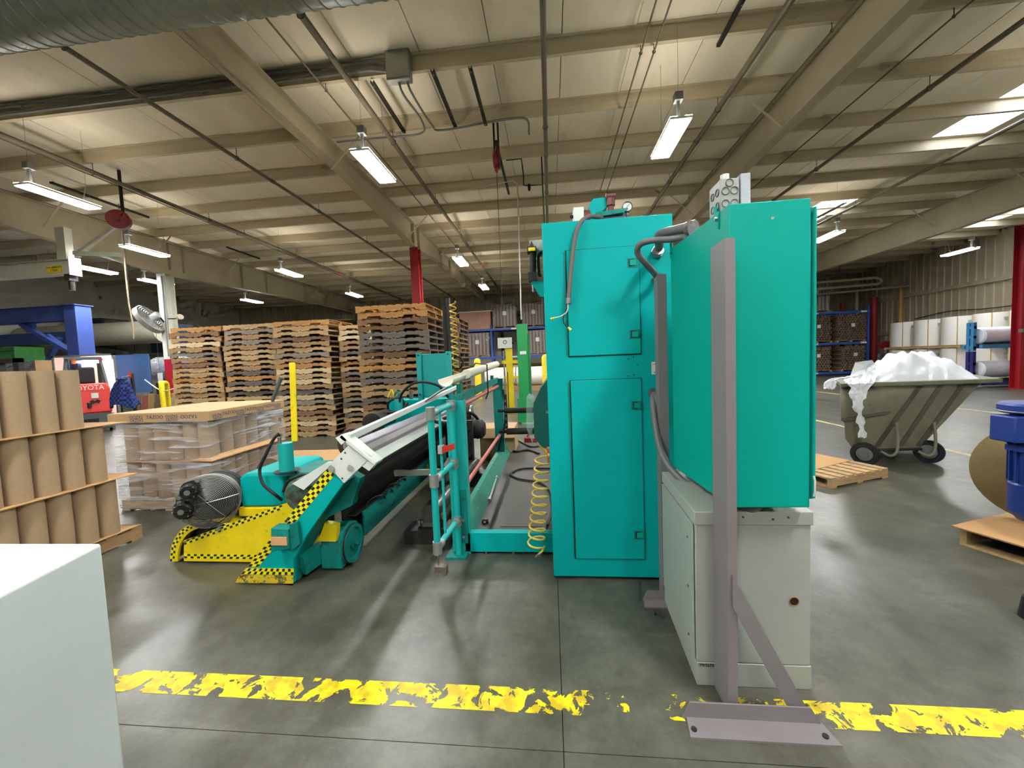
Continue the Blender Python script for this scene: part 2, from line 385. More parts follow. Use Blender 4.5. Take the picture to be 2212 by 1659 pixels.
names = {(7.5, 2.3): 'bright linear high bay lamp above the teal cabinets', (7.5, -3.3): 'bright linear high bay lamp beside the near left rafter', (7.5, -10.35): 'bright linear high bay lamp at upper left above the red hose reel',
         (7.5, 9.8): 'bright linear high bay lamp at the upper right edge', (14.8, -3.3): 'linear high bay lamp just right of the red column', (14.8, 9.8): 'linear high bay lamp right of the teal electrical box'}
for yy, row in LAMP_ROWS.items():
    for xx in row:
        lab = names.get((yy, xx)) or 'linear high bay lamp %s in the row %s' % ({-16.3: 'far left', -10.35: 'left of the white column', -3.3: 'left of centre', 2.3: 'right of centre', 9.8: 'far right'}[xx],
              {14.8: 'level with the columns', 20.0: 'nearest the back wall', .3: 'above the camera', -5.5: 'behind the camera', 7.5: 'above the machines'}[yy])
        lamp(xx, yy, 0, lab)
lamp(-12.5, 11.1, 0, 'linear high bay lamp beside the white column top'); lamp(-16.3, 12.6, 0, 'linear high bay lamp left of the white column, below the deep rafter')
lamp(17.6, 18.6, 0, 'linear high bay lamp above the white paper rolls at right')

# pipes under the roof --------------------------------------------
PIPE = mat('sprinkler_pipe_paint', '6C6450', .5, var=.15); PIPED = mat('dark_pipe', '3C3A34', .5, .2, var=.2)
def roof_pipe(X, z, r, y0, y1, label, m=PIPE, red=None, hang=3.0, name='sprinkler_pipe'):
    t = thing(name, label, 'pipe', (X, y0, z))
    part('pipe', MB().cyl((X, y0, z), (X, y1, z), r, n=10), m, t)
    y = math.ceil((y0+8.45)/1.5)*1.5 - 8.45 + 1.5
    while y < y1:
        part('hanger', MB().tube([(X, y, z+r), (X, y, ZC-.2)], .006, 5).torus((X, y, z), (0, 1, 0), r+.008, .006, 12, 4), PIPED, t); y += hang
    if red is not None: part('coupling', MB().cyl((X, red, z), (X, red+.25, z), r*1.25, n=10), mat('red_coupling', 'B0402E', .5), t)
    y = 3.0
    while y < y1:
        if y > y0: part('coupling', MB().cyl((X, y, z), (X, y+.1, z), r*1.22, n=10), m, t)
        y += 6.1
    return t
for (px, py, lab, r, y1) in ((105, 80, 'sprinkler pipe crossing the upper left roof beside the duct', .04, 27.5), (880, 350, 'sprinkler pipe right of the left rafter', .05, 27.5), (1175, 130, 'straight sprinkler pipe running back above the teal cabinet', .042, 27.5),
                         (1565, 215, 'sprinkler pipe left of the right rafter', .05, 27.5), (1950, 232, 'sprinkler pipe crossing the upper right roof', .045, 27.5), (169, 360, 'sprinkler pipe running back above the leftmost lamp', .042, 27.5), (1965, 385, 'sprinkler pipe running above the far right lamps', .045, 27.5)):
    q = PZ(px, py, 6.28); roof_pipe(q.x, 6.28, r, -3, y1, lab, red=18.2)
for (px, py, lab) in ((700, 190, 'thin conduit beside the sprinkler pipe near the left rafter'), (1300, 400, 'thin cable conduit above the teal cabinet'), (1700, 180, 'thin conduit beside the right sprinkler pipe'),
                      (1420, 90, 'thin conduit left of the hanging lamp'), (1850, 215, 'thin conduit between the right rafter and the outer pipe'), (300, 420, 'thin conduit running above the left lamps'), (60, 310, 'thin conduit close beside the left pipe'),
                      (1900, 420, 'thin conduit beside the far right pipe'), (200, 470, 'thin lower conduit beyond the red hose reel')):
    q = PZ(px, py, 6.38); roof_pipe(q.x, 6.38, .014, -2, 27.5, lab, name='roof_conduit', hang=6.0)
# black channel struts
STRUT = mat('black_strut', '24231F', .5, .3)
for (a, b, lab) in (((800, 180), (877, 288), 'left of three short black struts under the roof'), ((932, 155), (986, 278), 'middle of three short black struts under the roof'), ((1015, 148), (1050, 272), 'right of three short black struts under the roof'),
                    ((1606, 0), (1552, 102), 'black strut under the roof near the right pipe'), ((120, 395), (312, 472), 'black strut above the red hose reel'), ((1763, 472), (1828, 440), 'short black strut beside the far right lamp'), ((490, 535), (560, 560), 'small black strut above the second pallet stack')):
    A, B = PZ(*a, 6.42), PZ(*b, 6.42); X = (A.x+B.x)/2
    mb = MB().prism([(X-.03, 0, 6.42), (X+.03, 0, 6.42), (X+.03, 0, 6.47), (X+.024, 0, 6.47), (X+.024, 0, 6.426), (X-.024, 0, 6.426), (X-.024, 0, 6.47), (X-.03, 0, 6.47)], (0, B.y-A.y, 0))
    for q in range(len(mb.v)): mb.v[q].y += A.y
    t = thing('channel_strut', lab, 'strut', (X, A.y, 6.42)); part('channel', mb, STRUT, t, smooth=0)
    for yy in (A.y+.06, B.y-.06): part('bolt', MB().cyl((X, yy, 6.40), (X, yy, 6.49), .012, n=6), STEEL, t)
# electrical box on the purlin with its conduits
bp_ = P(863, 152, 6.45)
t = thing('junction_box', 'grey electrical box with conduits mounted on a roof purlin', 'electrical box', bp_)
part('box', MB().box(bp_.x-.2, bp_.x+.2, 6.36, 6.5, bp_.z-.2, bp_.z+.28), GALV, t, bevel=.008); part('cover', MB().box(bp_.x-.185, bp_.x+.185, 6.35, 6.36, bp_.z-.17, bp_.z+.2), GALV, t)
for (zz, x0) in ((.0, -11), (.14, -11)): part('conduit', MB().tube([(bp_.x-.2, 6.44, bp_.z+zz), (bp_.x-.5, 6.44, bp_.z+zz+.06), (x0, 6.44, bp_.z+zz+.06)], .028, 8), GREYC, t)
part('conduit', MB().tube(smooth_path([(bp_.x-.02, 6.43, bp_.z-.18), (bp_.x-.0, 6.6, bp_.z-.3), (bp_.x+.02, 7.5, bp_.z-.2), (bp_.x-.2, 7.95, bp_.z-.15), (bp_.x-1.2, 7.99, bp_.z-.12), (bp_.x-2.0, 7.99, bp_.z-.12)]), .02, 8), GREYC, t)
part('conduit', MB().tube(smooth_path([(bp_.x+.12, 6.43, bp_.z-.18), (bp_.x+.15, 6.6, bp_.z-.3), (bp_.x+.17, 7.6, bp_.z-.2), (bp_.x+.3, 7.95, bp_.z-.12), (bp_.x+1.5, 7.99, bp_.z-.02), (bp_.x+2.0, 7.99, bp_.z-.05), (bp_.x+2.05, 8.0, bp_.z-.35)]), .02, 8), GREYC, t)
# spiral duct
SPIRAL = mat('spiral_duct', '8B9488', .4, .5, var=.12, scale=8)
mb = MB(); prof = []
Yd, Zd, rd = 3.93, 5.80, .40
xx = -16.0
while xx < -1.5:
    prof += [(xx, rd), (xx+.12, rd), (xx+.13, rd+.008), (xx+.15, rd+.008), (xx+.16, rd)]; xx += .16
mb.lathe((0, Yd, Zd), (1, 0, 0), prof, 40)
t = thing('spiral_duct', 'large galvanized spiral duct crossing the upper left corner', 'duct', (-8, Yd, Zd-rd)); part('duct_skin', mb, SPIRAL, t)
part('end_cap', MB().cyl((-1.5, Yd, Zd), (-1.45, Yd, Zd), rd+.01, n=40), SPIRAL, t)
for xx in (-13, -8, -4): part('hanger_strap', MB().box(xx-.015, xx+.015, Yd-.45, Yd-.447, Zd, ZC).box(xx-.015, xx+.015, Yd+.447, Yd+.45, Zd, ZC), GALV, t)
# back wall pipes
roofb = [(-20, 5.15, .06, 'CFC7A6', 'cream pipe running along the back wall below the roof'), (-20, 4.8, .09, '3E3D39', 'dark duct pipe along the back wall')]
for (x0, z, r, c, lab) in roofb:
    single('wall_pipe', MB().cyl((x0, 26.6, z), (15.5, 26.6, z), r, n=12), mat('pipe_'+c, c, .5), lab, 'pipe', (x0, 26.6, z))
# ================================================================ floor paint
def paint_material(name, col, th, wear_at=None):
    """old paint that has flaked off in patches: opaque where the noise is high, gone elsewhere"""
    m = bpy.data.materials.new(name); m.use_nodes = True; nt = m.node_tree; N = nt.nodes; L = nt.links; b = N['Principled BSDF']
    g = N.new('ShaderNodeNewGeometry')
    n = N.new('ShaderNodeTexNoise'); n.inputs['Scale'].default_value = 9; n.inputs['Detail'].default_value = 8; n.inputs['Roughness'].default_value = .62; n.inputs['Distortion'].default_value = .8; L.new(g.outputs['Position'], n.inputs['Vector'])
    n2 = N.new('ShaderNodeTexNoise'); n2.inputs['Scale'].default_value = 14; n2.inputs['Detail'].default_value = 6; L.new(g.outputs['Position'], n2.inputs['Vector'])
    r = N.new('ShaderNodeValToRGB'); r.color_ramp.elements[0].position = .4; r.color_ramp.elements[1].position = .6
    c = lin(col); r.color_ramp.elements[0].color = (c[0]*.62, c[1]*.55, c[2]*1.5, 1); r.color_ramp.elements[1].color = (*c, 1); L.new(n2.outputs['Fac'], r.inputs[0]); L.new(r.outputs[0], b.inputs['Base Color'])
    b.inputs['Roughness'].default_value = .5
    sub = N.new('ShaderNodeMath'); sub.operation = 'SUBTRACT'; L.new(n.outputs['Fac'], sub.inputs[0]); sub.inputs[1].default_value = th
    if wear_at:
        sx = N.new('ShaderNodeSeparateXYZ'); L.new(g.outputs['Position'], sx.inputs[0])
        a = N.new('ShaderNodeMath'); a.operation = 'SUBTRACT'; L.new(sx.outputs['X'], a.inputs[0]); a.inputs[1].default_value = wear_at[0]
        ab = N.new('ShaderNodeMath'); ab.operation = 'ABSOLUTE'; L.new(a.outputs[0], ab.inputs[0])
        mr = N.new('ShaderNodeMapRange'); mr.inputs['From Min'].default_value = 0; mr.inputs['From Max'].default_value = wear_at[1]; mr.inputs['To Min'].default_value = wear_at[2]; mr.inputs['To Max'].default_value = 0; L.new(ab.outputs[0], mr.inputs['Value'])
        s2 = N.new('ShaderNodeMath'); s2.operation = 'SUBTRACT'; L.new(sub.outputs[0], s2.inputs[0]); L.new(mr.outputs[0], s2.inputs[1]); sub = s2
    gt = N.new('ShaderNodeMath'); gt.operation = 'GREATER_THAN'; L.new(sub.outputs[0], gt.inputs[0]); gt.inputs[1].default_value = 0
    L.new(gt.outputs[0], b.inputs['Alpha']); return m
def quad(x0, x1, y0, y1, z=.0012): return MB().add([(x0, y0, z), (x1, y0, z), (x1, y1, z), (x0, y1, z)], [(0, 1, 2, 3)])
YP = paint_material('worn_yellow_floor_paint', 'F0DC10', .465, (.45, .8, .15)); YP2 = paint_material('faded_yellow_floor_paint', 'C8BE62', .40)
single('floor_line', quad(-6, 12, 1.655, 1.79), YP, 'worn yellow painted line crossing the floor in the foreground', 'floor line', (-6, 1.72, 0))
single('floor_line', quad(5.9, 6.0, 3.5, 24), YP2, 'faded yellow floor line passing under the tilt truck', 'floor line', (5.95, 3.5, 0))
single('floor_line', quad(10.0, 10.1, 4, 24), YP2, 'faded yellow floor line beyond the tilt truck', 'floor line', (10.05, 4, 0))

# ================================================================ white cabinet in the near left corner
WCAB = mat('white_enamel', 'D0D8D6', .35, var=.04, scale=2, dirt=(3.2, .70, '7E7B6C', .03))
t = thing('white_cabinet', 'white enamel metal cabinet in the near left corner', 'cabinet', (-1.9, .8, 0))
foot = [(-1.655, 1.214), (-1.40, .25), (-2.45, .22), (-2.5, 1.2)]
part('body', MB().prism([(x, y, .02) for x, y in foot], (0, 0, .98)), WCAB, t, bevel=.012)
part('plinth', MB().prism([(x+(-1.95-x)*.05, y+(.7-y)*.05, 0) for x, y in foot], (0, 0, .02)), DARK, t)

# ================================================================ tall teal machine cabinet
X0, X1, YC, ZT = -.027, .851, 2.74, 2.552
t = thing('machine_cabinet', 'tall teal machine cabinet with two hinged doors', 'cabinet', (.41, 3.0, 0))
cab = t
part('body', MB().box(X0, X1, YC, YC+.72, .02, ZT), TEAL, t, bevel=.006)
part('plinth', MB().box(X0+.04, X1-.04, YC+.05, YC+.68, 0, .02), DARK, t)
GAP = mat('shadow_gap', '073A34', .8)
def door(z0, z1, dx0, dx1, lat):
    d = part('door', MB().box(dx0, dx1, YC-.010, YC-.002, z0, z1), TEAL, t, bevel=.003)
    part('gap_frame', MB().box(dx0-.008, dx1+.004, YC-.002, YC, z0-.006, z1+.004), GAP, d)
    part('hinge', MB().cyl((dx0-.012, YC-.006, z0+.01), (dx0-.012, YC-.006, z1-.01), .005, n=8), TEALD, d)
    for (px, py) in lat:
        q = P(px, py, YC)
        h = part('latch', MB().box(q.x-.036, q.x+.036, YC-.0135, YC-.010, q.z-.03, q.z+.03), TEALD, d)
    return d
door(1.622, 2.352, .135, .624, ((1366, 568), (1371, 722)))
door(.16, 1.45, .138, .622, ((1375, 875), (1381, 1154)))
for (px, py) in ((1366, 568), (1371, 722), (1375, 875), (1381, 1154)):
    q = P(px, py, YC); part('latch_pull', MB().box(q.x-.02, q.x+.022, YC-.019, YC-.0135, q.z-.018, q.z+.018), GREENT, t); part('latch_recess', MB().box(q.x-.027, q.x+.006, YC-.0145, YC-.0136, q.z-.024, q.z+.024), BLACK, t)
for (px, py) in ((1357, 775), (1368, 772), (1377, 788), (1356, 812), (1369, 810)):
    q = P(px, py, YC); part('bolt', MB().cyl(q, q+Vector((0, -.005, 0)), .005, n=6), DARK, t)
# equipment on the cabinet roof
def wbox(a, b, y0, y1): # a box whose front face spans two pixels at depth y0
    A, B = P(*a, y0), P(*b, y0); return MB().box(min(A.x, B.x), max(A.x, B.x), y0, y1, min(A.z, B.z), max(A.z, B.z))
part('white_block', MB().box(.21, .285, 2.95, 3.1, ZT, ZT+.17), WHITE, t, bevel=.004)
for zz in (.05, .12): part('block_bolt', MB().cyl((.185, 3.0, ZT+zz), (.21, 3.0, ZT+zz), .012, n=6), DARK, t)
part('drive_housing', MB().prism([(.33, 2.98, ZT+.04), (.33, 2.98, ZT+.20), (.36, 2.98, ZT+.235), (.46, 2.98, ZT+.24), (.46, 2.98, ZT+.16), (.40, 2.98, ZT+.12), (.40, 2.98, ZT+.0), (.35, 2.98, ZT)], (0, .22, 0)), TEAL, t, bevel=.004)
part('bracket', MB().prism([(.36, 2.93, ZT+.01), (.37, 2.93, ZT+.115), (.60, 2.93, ZT+.13), (.57, 2.93, ZT+.10), (.41, 2.93, ZT+.085), (.40, 2.93, ZT+.01)], (0, .2, 0)), TEALD, t)
part('solenoid_box', MB().box(.41, .575, 2.95, 3.1, ZT, ZT+.085), mat('slate_plastic', '4B4A58', .4), t, bevel=.004)
part('relief_valve', MB().cyl((.485, 2.98, ZT+.12), (.485, 2.98, ZT+.25), .022, n=12).cyl((.485, 2.98, ZT+.17), (.485, 2.98, ZT+.22), .034, n=6).cyl((.45, 2.98, ZT+.235), (.52, 2.98, ZT+.235), .026, n=10), mat('brown_bronze', '6B3F3A', .5, .4), t)
part('dark_flange', MB().cyl((.285, 3.03, ZT+.1), (.335, 3.03, ZT+.1), .07, n=20), mat('brown_bronze', '6B3F3A'), t)
q = P(1355, 447, 2.95); gz = q.z
g = part('pressure_gauge', MB().lathe((q.x, 2.97, gz), (0, -1, 0), [(0, 0), (0, .036), (.03, .036), (.03, .032), (.024, .031)], 24), DARK, t)
part('gauge_dial', MB().cyl((q.x, 2.947, gz), (q.x, 2.945, gz), .0315, n=24), WHITE, g); part('gauge_needle', MB().bar((q.x-.012, 2.944, gz-.012), (q.x+.016, 2.944, gz+.018), .003, .001, (0, 1, 0)), BLACK, g)
part('gauge_stem', MB().tube([(q.x, 2.97, gz-.034), (q.x, 2.97, ZT+.04), (q.x-.06, 2.97, ZT+.035), (q.x-.06, 2.97, ZT)], .009, 8), STEEL, g)
# flat grey hose drooping over the front, with loose wires
HOSE = mat('grey_hose', '6A625C', .55, var=.08)
h = part('drooping_hose', MB().tube(smooth_path([P(1300, 470, 2.95), P(1272, 468, 2.82), P(1250, 487, 2.71), P(1240, 530, 2.70), P(1233, 590, 2.70), P(1228, 648, 2.70)]), .015, 10), HOSE, t)
part('hose_ferrule', MB().cyl(P(1228, 644, 2.70), P(1228, 656, 2.70), .019, n=10), STEEL, h)
wr_ = mat('white_cable', 'C9C8BE'); wire1 = part('loose_wire', MB().tube(smooth_path([P(1227, 655, 2.70), P(1225, 672, 2.69), P(1212, 683, 2.69), P(1195, 687, 2.69)]), .0045, 6), wr_, h)
part('wire_nut', MB().cyl(P(1197, 687, 2.69), P(1190, 690, 2.69), .006, .011, 8), YEL, h)
part('loose_wire', MB().tube(smooth_path([P(1228, 655, 2.70), P(1219, 680, 2.69), P(1218, 697, 2.69), P(1228, 708, 2.69)]), .004, 6), BLACK, h); part('wire_nut', MB().cyl(P(1227, 707, 2.69), P(1233, 713, 2.69), .006, .011, 8), YEL, h)
# notice at the right edge of the cabinet, half behind the stand
A, B = P(1407, 782, YC), P(1407, 809, YC)
n = part('notice', MB().box(A.x, A.x+.092, YC-.004, YC, B.z, A.z), WHITE, t, label='white notice with red and black words')
part('notice_print', place_text('EMERGENCY', .015, (A.x+.046, YC-.004, A.z-.016), (1, 0, 0), (0, 0, 1)), mat('red_print', 'C2202A', .6), n); part('notice_print', place_text('OFF', .02, (A.x+.046, YC-.004, A.z-.043), (1, 0, 0), (0, 0, 1)), mat('red_print', 'C2202A'), n); part('notice_print', place_text('BUTTON', .015, (A.x+.046, YC-.004, A.z-.073), (1, 0, 0), (0, 0, 1)), BLACK, n)
# machine behind the cabinet: cylinder, swing arm, dark side panel, shield, rollers
q = P(1150, 570, 3.1)
cy = part('air_cylinder', MB().cyl(P(1151, 603, 3.1), P(1151, 545, 3.1), .027, n=16), BLACK, t)
part('cylinder_cap', MB().box(q.x-.036, q.x+.036, 3.06, 3.14, q.z+.085, q.z+.125), BLACK, cy); part('cylinder_cap', MB().box(q.x-.034, q.x+.034, 3.06, 3.14, q.z-.14, q.z-.07), BLACK, cy)
part('cylinder_label', MB().box(q.x-.026, q.x+.028, 3.055, 3.06, q.z+.09, q.z+.115), YEL, cy); part('clevis', MB().prism([(q.x-.02, 3.08, q.z+.125), (q.x+.02, 3.08, q.z+.125), (q.x, 3.08, q.z+.175)], (0, .04, 0)), DARK, cy)
part('piston_rod', MB().cyl((q.x, 3.1, q.z-.14), (q.x, 3.1, q.z-.22), .009, n=8), STEEL, cy)
part('mounting_block', MB().box(q.x-.02, q.x+.16, 3.12, 3.25, q.z+.1, q.z+.19), LGREY, t, bevel=.004)
A = P(1150, 612, 3.1); part('swing_arm', MB().prism([(A.x-.01, 3.08, A.z), (A.x+.02, 3.08, A.z+.03), (A.x+.12, 3.08, A.z-.01), (A.x+.14, 3.08, A.z-.12), (A.x+.06, 3.08, A.z-.11)], (0, .04, 0)), TEAL, t)
part('lower_cylinder', MB().cyl((A.x+.10, 3.12, A.z-.12), (A.x+.10, 3.12, A.z-.34), .03, n=12), BLACK, t)
part('air_hose', MB().tube(smooth_path([(q.x+.09, 3.12, q.z+.1), (q.x+.05, 3.12, q.z+.06), (q.x+.05, 3.12, q.z-.06), (q.x+.06, 3.12, q.z-.1)]), .012, 8), BLACK, t)
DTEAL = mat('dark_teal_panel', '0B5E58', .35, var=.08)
sp = [P(1188, 812, 3.6), P(1168, 838, 3.6), P(1152, 872, 3.6), P(1154, 945, 3.6), P(1172, 968, 3.6), P(1192, 968, 3.6)]
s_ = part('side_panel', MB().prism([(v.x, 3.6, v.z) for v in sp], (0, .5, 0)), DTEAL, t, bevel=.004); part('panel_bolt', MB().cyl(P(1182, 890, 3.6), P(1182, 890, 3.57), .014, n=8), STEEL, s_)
SHIELD = mat('clear_shield', 'BFE0D4', .15, var=.02, alpha=.35)
sp = [P(1150, 866, 3.9), P(1137, 858, 3.9), P(1137, 925, 3.9), P(1150, 958, 3.9)]
part('clear_shield', MB().prism([(v.x, 3.9, v.z) for v in sp], (.003, .5, 0)), SHIELD, t)
for (px, py, r) in ((1135, 886, .03), (1138, 931, .035)):
    A = P(px, py, 4.1); part('roller', MB().cyl((A.x-.22, 4.1, A.z), (A.x+.3, 4.1, A.z), r, n=14).cyl((A.x-.3, 4.1, A.z), (A.x-.22, 4.1, A.z), r*.55, n=10), BLACK, t)
A = P(1092, 880, 4.4); b_ = MB().box(A.x-.018, A.x+.018, 4.4, 4.41, A.z-.25, A.z+.15)
s_ = part('slotted_strap', b_, DARK, t)
for k in range(5): part('slot', MB().box(A.x-.006, A.x+.006, 4.395, 4.4, A.z-.22+k*.07, A.z-.19+k*.07), LGREY, s_)

# ================================================================ stand with the teal electrical box
t = thing('box_stand', 'mauve grey steel stand of channel posts and braces carrying the electrical box', 'stand', (.74, 2.1, 0))
def cpost(y0, y1, x0, x1, z1, name='post'):
    return part(name, MB().prism([(x0, y0, 0), (x0, y1, 0), (x1, y1, 0), (x1, y1-.008, 0), (x0+.008, y1-.008, 0), (x0+.008, y0+.008, 0), (x1, y0+.008, 0), (x1, y0, 0)], (0, 0, z1)), POST, t, smooth=0)
cpost(1.70, 1.845, .735, .775, 2.075)
part('post', MB().prism([(.684, 2.52, 0), (.684, 2.528, 0), (.732, 2.528, 0), (.732, 2.60, 0), (.74, 2.60, 0), (.74, 2.52, 0)], (0, 0, 2.11)).box(.684, .692, 2.528, 2.6, 0, 2.10), POST, t, smooth=0)
f1 = part('foot', MB().prism([(.528, 1.668, 0), (.56, 1.668, .075), (1.056, 1.668, .075), (1.10, 1.668, 0)], (0, .008, 0)).prism([(.528, 1.575, 0), (1.115, 1.575, 0), (1.10, 1.676, 0), (.545, 1.676, 0)], (0, 0, .008)), POST, t, smooth=0)
for xx in (.555, 1.075): part('foot_bolt', MB().cyl((xx, 1.61, .008), (xx, 1.61, .014), .012, n=8), DARK, f1)
part('foot', MB().prism([(.55, 2.50, 0), (.58, 2.50, .07), (1.0, 2.50, .07), (1.05, 2.50, 0)], (0, .008, 0)).prism([(.545, 2.43, 0), (1.05, 2.43, 0), (1.05, 2.508, 0), (.56, 2.508, 0)], (0, 0, .008)), POST, t, smooth=0)
part('brace', MB().prism([(.752, 1.69, .64), (.752, 1.69, .50), (.978, 1.69, .05), (1.055, 1.69, .05)], (0, .009, 0)), POST, t, smooth=0)
part('brace', MB().prism([(.775, 2.51, .64), (.775, 2.51, .50), (.96, 2.51, .05), (1.04, 2.51, .05)], (0, .009, 0)), POST, t, smooth=0)
# the electrical box
t = thing('electrical_box', 'large teal electrical enclosure mounted on the grey stand', 'electrical box', (.95, 2.1, .905))
fp = [(.787, 1.78), (1.117, 1.78), (1.075, 2.45), (.745, 2.45)]
part('enclosure', MB().prism([(x, y, .905) for x, y in fp], (0, 0, 1.335)), GREENT, t, bevel=.005)
part('door', MB().prism([(1.122, 1.79, .94), (1.14, 1.79, .94), (1.098, 2.45, .94), (1.08, 2.45, .94)], (0, 0, 1.265)), GREENT, t, bevel=.004)
hd = part('door_hinge', MB().cyl((1.131, 1.778, .95), (1.131, 1.778, 2.20), .006, n=8), GREENT, t)
part('door_pull', MB().tube([(1.128, 1.772, .96), (1.128, 1.765, .98), (1.128, 1.765, 1.03), (1.128, 1.772, 1.05)], .004, 6), WHITE, t)
part('rivet', MB().cyl(P(1669, 471, 1.779), P(1669, 471, 1.776), .006, n=10), CABLE, t)
for (y_, z_) in ((1.86, 2.24), (2.40, 2.24)):
    xx = .787-(y_-1.78)*.0627; part('lifting_tab', MB().prism([(xx-.006, y_, z_-.08), (xx-.006, y_+.05, z_-.05), (xx-.006, y_+.05, z_+.035), (xx-.006, y_+.025, z_+.035), (xx-.006, y_+.025, z_+.005), (xx-.006, y_, z_+.0)], (.006, 0, 0)), GREENT, t)
    part('tab_bolt', MB().cyl((xx-.018, y_+.012, z_-.03), (xx, y_+.012, z_-.03), .009, n=6), STEEL, t)
YS = mat('yellow_spatter', 'E6DC5A', .5)
for (py, h_) in ((617, .035), (692, .03), (708, .02), (738, .03), (826, .02), (850, .014)):
    A = P(1575, py, 1.779); part('paint_spatter', MB().prism([(A.x-.003, 1.779, A.z-h_/2), (A.x+.003, 1.779, A.z-h_/2), (A.x+.005, 1.779, A.z), (A.x+.002, 1.779, A.z+h_/2), (A.x-.003, 1.779, A.z+h_/2)], (0, -.001, 0)), YS, t)
for (py, w_) in ((742, .04), (896, .045)):
    A = PX(1525, py, .778); part('rust_patch', MB().prism([(A.x, A.y-.0, A.z-.02), (A.x, A.y+w_, A.z-.012), (A.x, A.y+w_*.8, A.z+.012), (A.x, A.y-.01, A.z+.018)], (-.002, 0, 0)), mat('rust_scrape', 'A0693A', .8), t)
# junction box on its roof
t = thing('junction_box', 'grey knockout junction box standing on the teal electrical box', 'electrical box', (.85, 1.92, 2.24))
part('box', MB().box(.79, .872, 1.87, 1.99, 2.24, 2.385), GALV, t, bevel=.003)
for (xx, zz) in ((.812, 2.275), (.812, 2.33), (.85, 2.275), (.85, 2.33), (.83, 2.365)): part('knockout', MB().torus((xx, 1.868, zz), (0, 1, 0), .016, .0025, 16, 5), GREYC, t)
for (yy, zz) in ((1.90, 2.275), (1.95, 2.275), (1.90, 2.335), (1.95, 2.335)): part('knockout', MB().torus((.788, yy, zz), (1, 0, 0), .016, .0025, 16, 5), GREYC, t)
part('cover', MB().box(.876, .918, 1.865, 1.995, 2.242, 2.40), mat('pale_grey_plastic', 'A9ADB4', .4), t, bevel=.003)
part('cable_gland', MB().cyl((.835, 1.93, 2.385), (.835, 1.93, 2.425), .02, n=8), WHITE, t)
# conduits between cabinet and box
FLEX = mat('grey_flexible_conduit', '66686A', .4, var=.06)
def conduit(label, pts, r, fit=()):
    t = thing('flexible_conduit', label, 'conduit', pts[0]); part('hose', MB().tube(smooth_path(pts, 8), r, 12), FLEX, t)
    for (a, b, rr_) in fit: part('fitting', MB().cyl(a, b, rr_, n=8).cyl(V(a).lerp(V(b), .35), V(a).lerp(V(b), .65), rr_*1.18, n=6), STEEL, t)
    return t
e = Vector((0, -1, 0))
c1 = P(1418, 547, YC)
conduit('thick grey flexible conduit looping from the tall cabinet top to the electrical box', [c1+e*.02, c1+e*.07+Vector((0, 0, .03)), P(1424, 508, 2.50), P(1455, 498, 2.40), P(1492, 492, 2.28), Vector((.80, 2.2, 2.235))], .027,
        [(c1+Vector((0, -.001, 0)), c1+e*.05+Vector((0, 0, .01)), .036), (P(1484, 494, 2.31), P(1502, 489, 2.27), .038)])
c2 = P(1420, 603, YC)
conduit('thin grey flexible conduit bulging left out of the cabinet face', [c2+e*.02, P(1412, 588, 2.62), P(1392, 566, 2.55), P(1377, 545, 2.52), P(1384, 527, 2.48), P(1412, 519, 2.43), P(1450, 517, 2.38), P(1480, 512, 2.33), Vector((.79, 2.28, 2.235))], .019, [(c2+Vector((0, -.001, 0)), c2+e*.03, .036)])
c3 = P(1411, 850, YC)
conduit('grey flexible conduit sagging from the cabinet to under the electrical box', [c3+e*.02, P(1411, 870, 2.62), P(1417, 925, 2.55), P(1432, 985, 2.46), P(1470, 1035, 2.34), P(1520, 1062, 2.2), Vector((.82, 2.05, .90)), Vector((.86, 1.90, .872)), Vector((.93, 1.86, .876)), Vector((1.0, 1.95, .90))], .021, [(c3+Vector((0, -.001, 0)), c3+e*.03, .036)])

# ================================================================ grey transformer cabinet under the box
t = thing('transformer_cabinet', 'light grey sheet metal transformer cabinet on the floor under the electrical box', 'cabinet', (.93, 2.2, 0))
fp = [(.655, 1.85), (1.172, 1.85), (1.20, 2.5), (.69, 2.5)]
def slab_(z0, z1, g=0): return MB().prism([(x+(-g if i in (0, 3) else g), y+(-g if i < 2 else g), z0) for i, (x, y) in enumerate(fp)], (0, 0, z1-z0))
part('base', slab_(0, .115), LGREY, t, bevel=.003); part('body', slab_(.118, .80, -.004), LGREY, t, bevel=.003); part('lid', slab_(.795, .86, .004), LGREY, t, bevel=.004)
part('side_cover', MB().prism([(.657, 1.875, .125), (.6885, 2.48, .125), (.6885, 2.48, .79), (.657, 1.875, .79)], (-.010, 0, 0)), mat('pale_green_grey', '98A398', .45, var=.05), t, bevel=.002)
q = P(1716, 1300, 1.85); k = part('knockout_hole', MB().cyl((q.x, 1.856, q.z), (q.x, 1.8525, q.z), .020, n=20), BLACK, t); part('hole_rim', MB().torus((q.x, 1.852, q.z), (0, 1, 0), .021, .0025, 20, 6), mat('rust_scrape', 'A0693A'), k)
part('asset_number', place_text('MM2751', .022, P(1535, 1437, 1.849)+Vector((-.012, 0, 0)), (1, 0, 0), (0, 0, 1)), BLACK, t)
for (px, py) in ((1605, 1117), (1670, 1122), (1703, 1118)): part('screw', MB().cyl(P(px, py, 1.846), P(px, py, 1.842), .005, n=8), DARK, t)
for (y_, z_) in ((1.93, .70), (1.93, .2), (1.93, .45), (2.45, .6), (2.45, .2)): part('cover_screw', MB().cyl((.646+(y_-1.9)*.048, y_, z_), (.640+(y_-1.9)*.048, y_, z_), .006, n=8), STEEL, t)
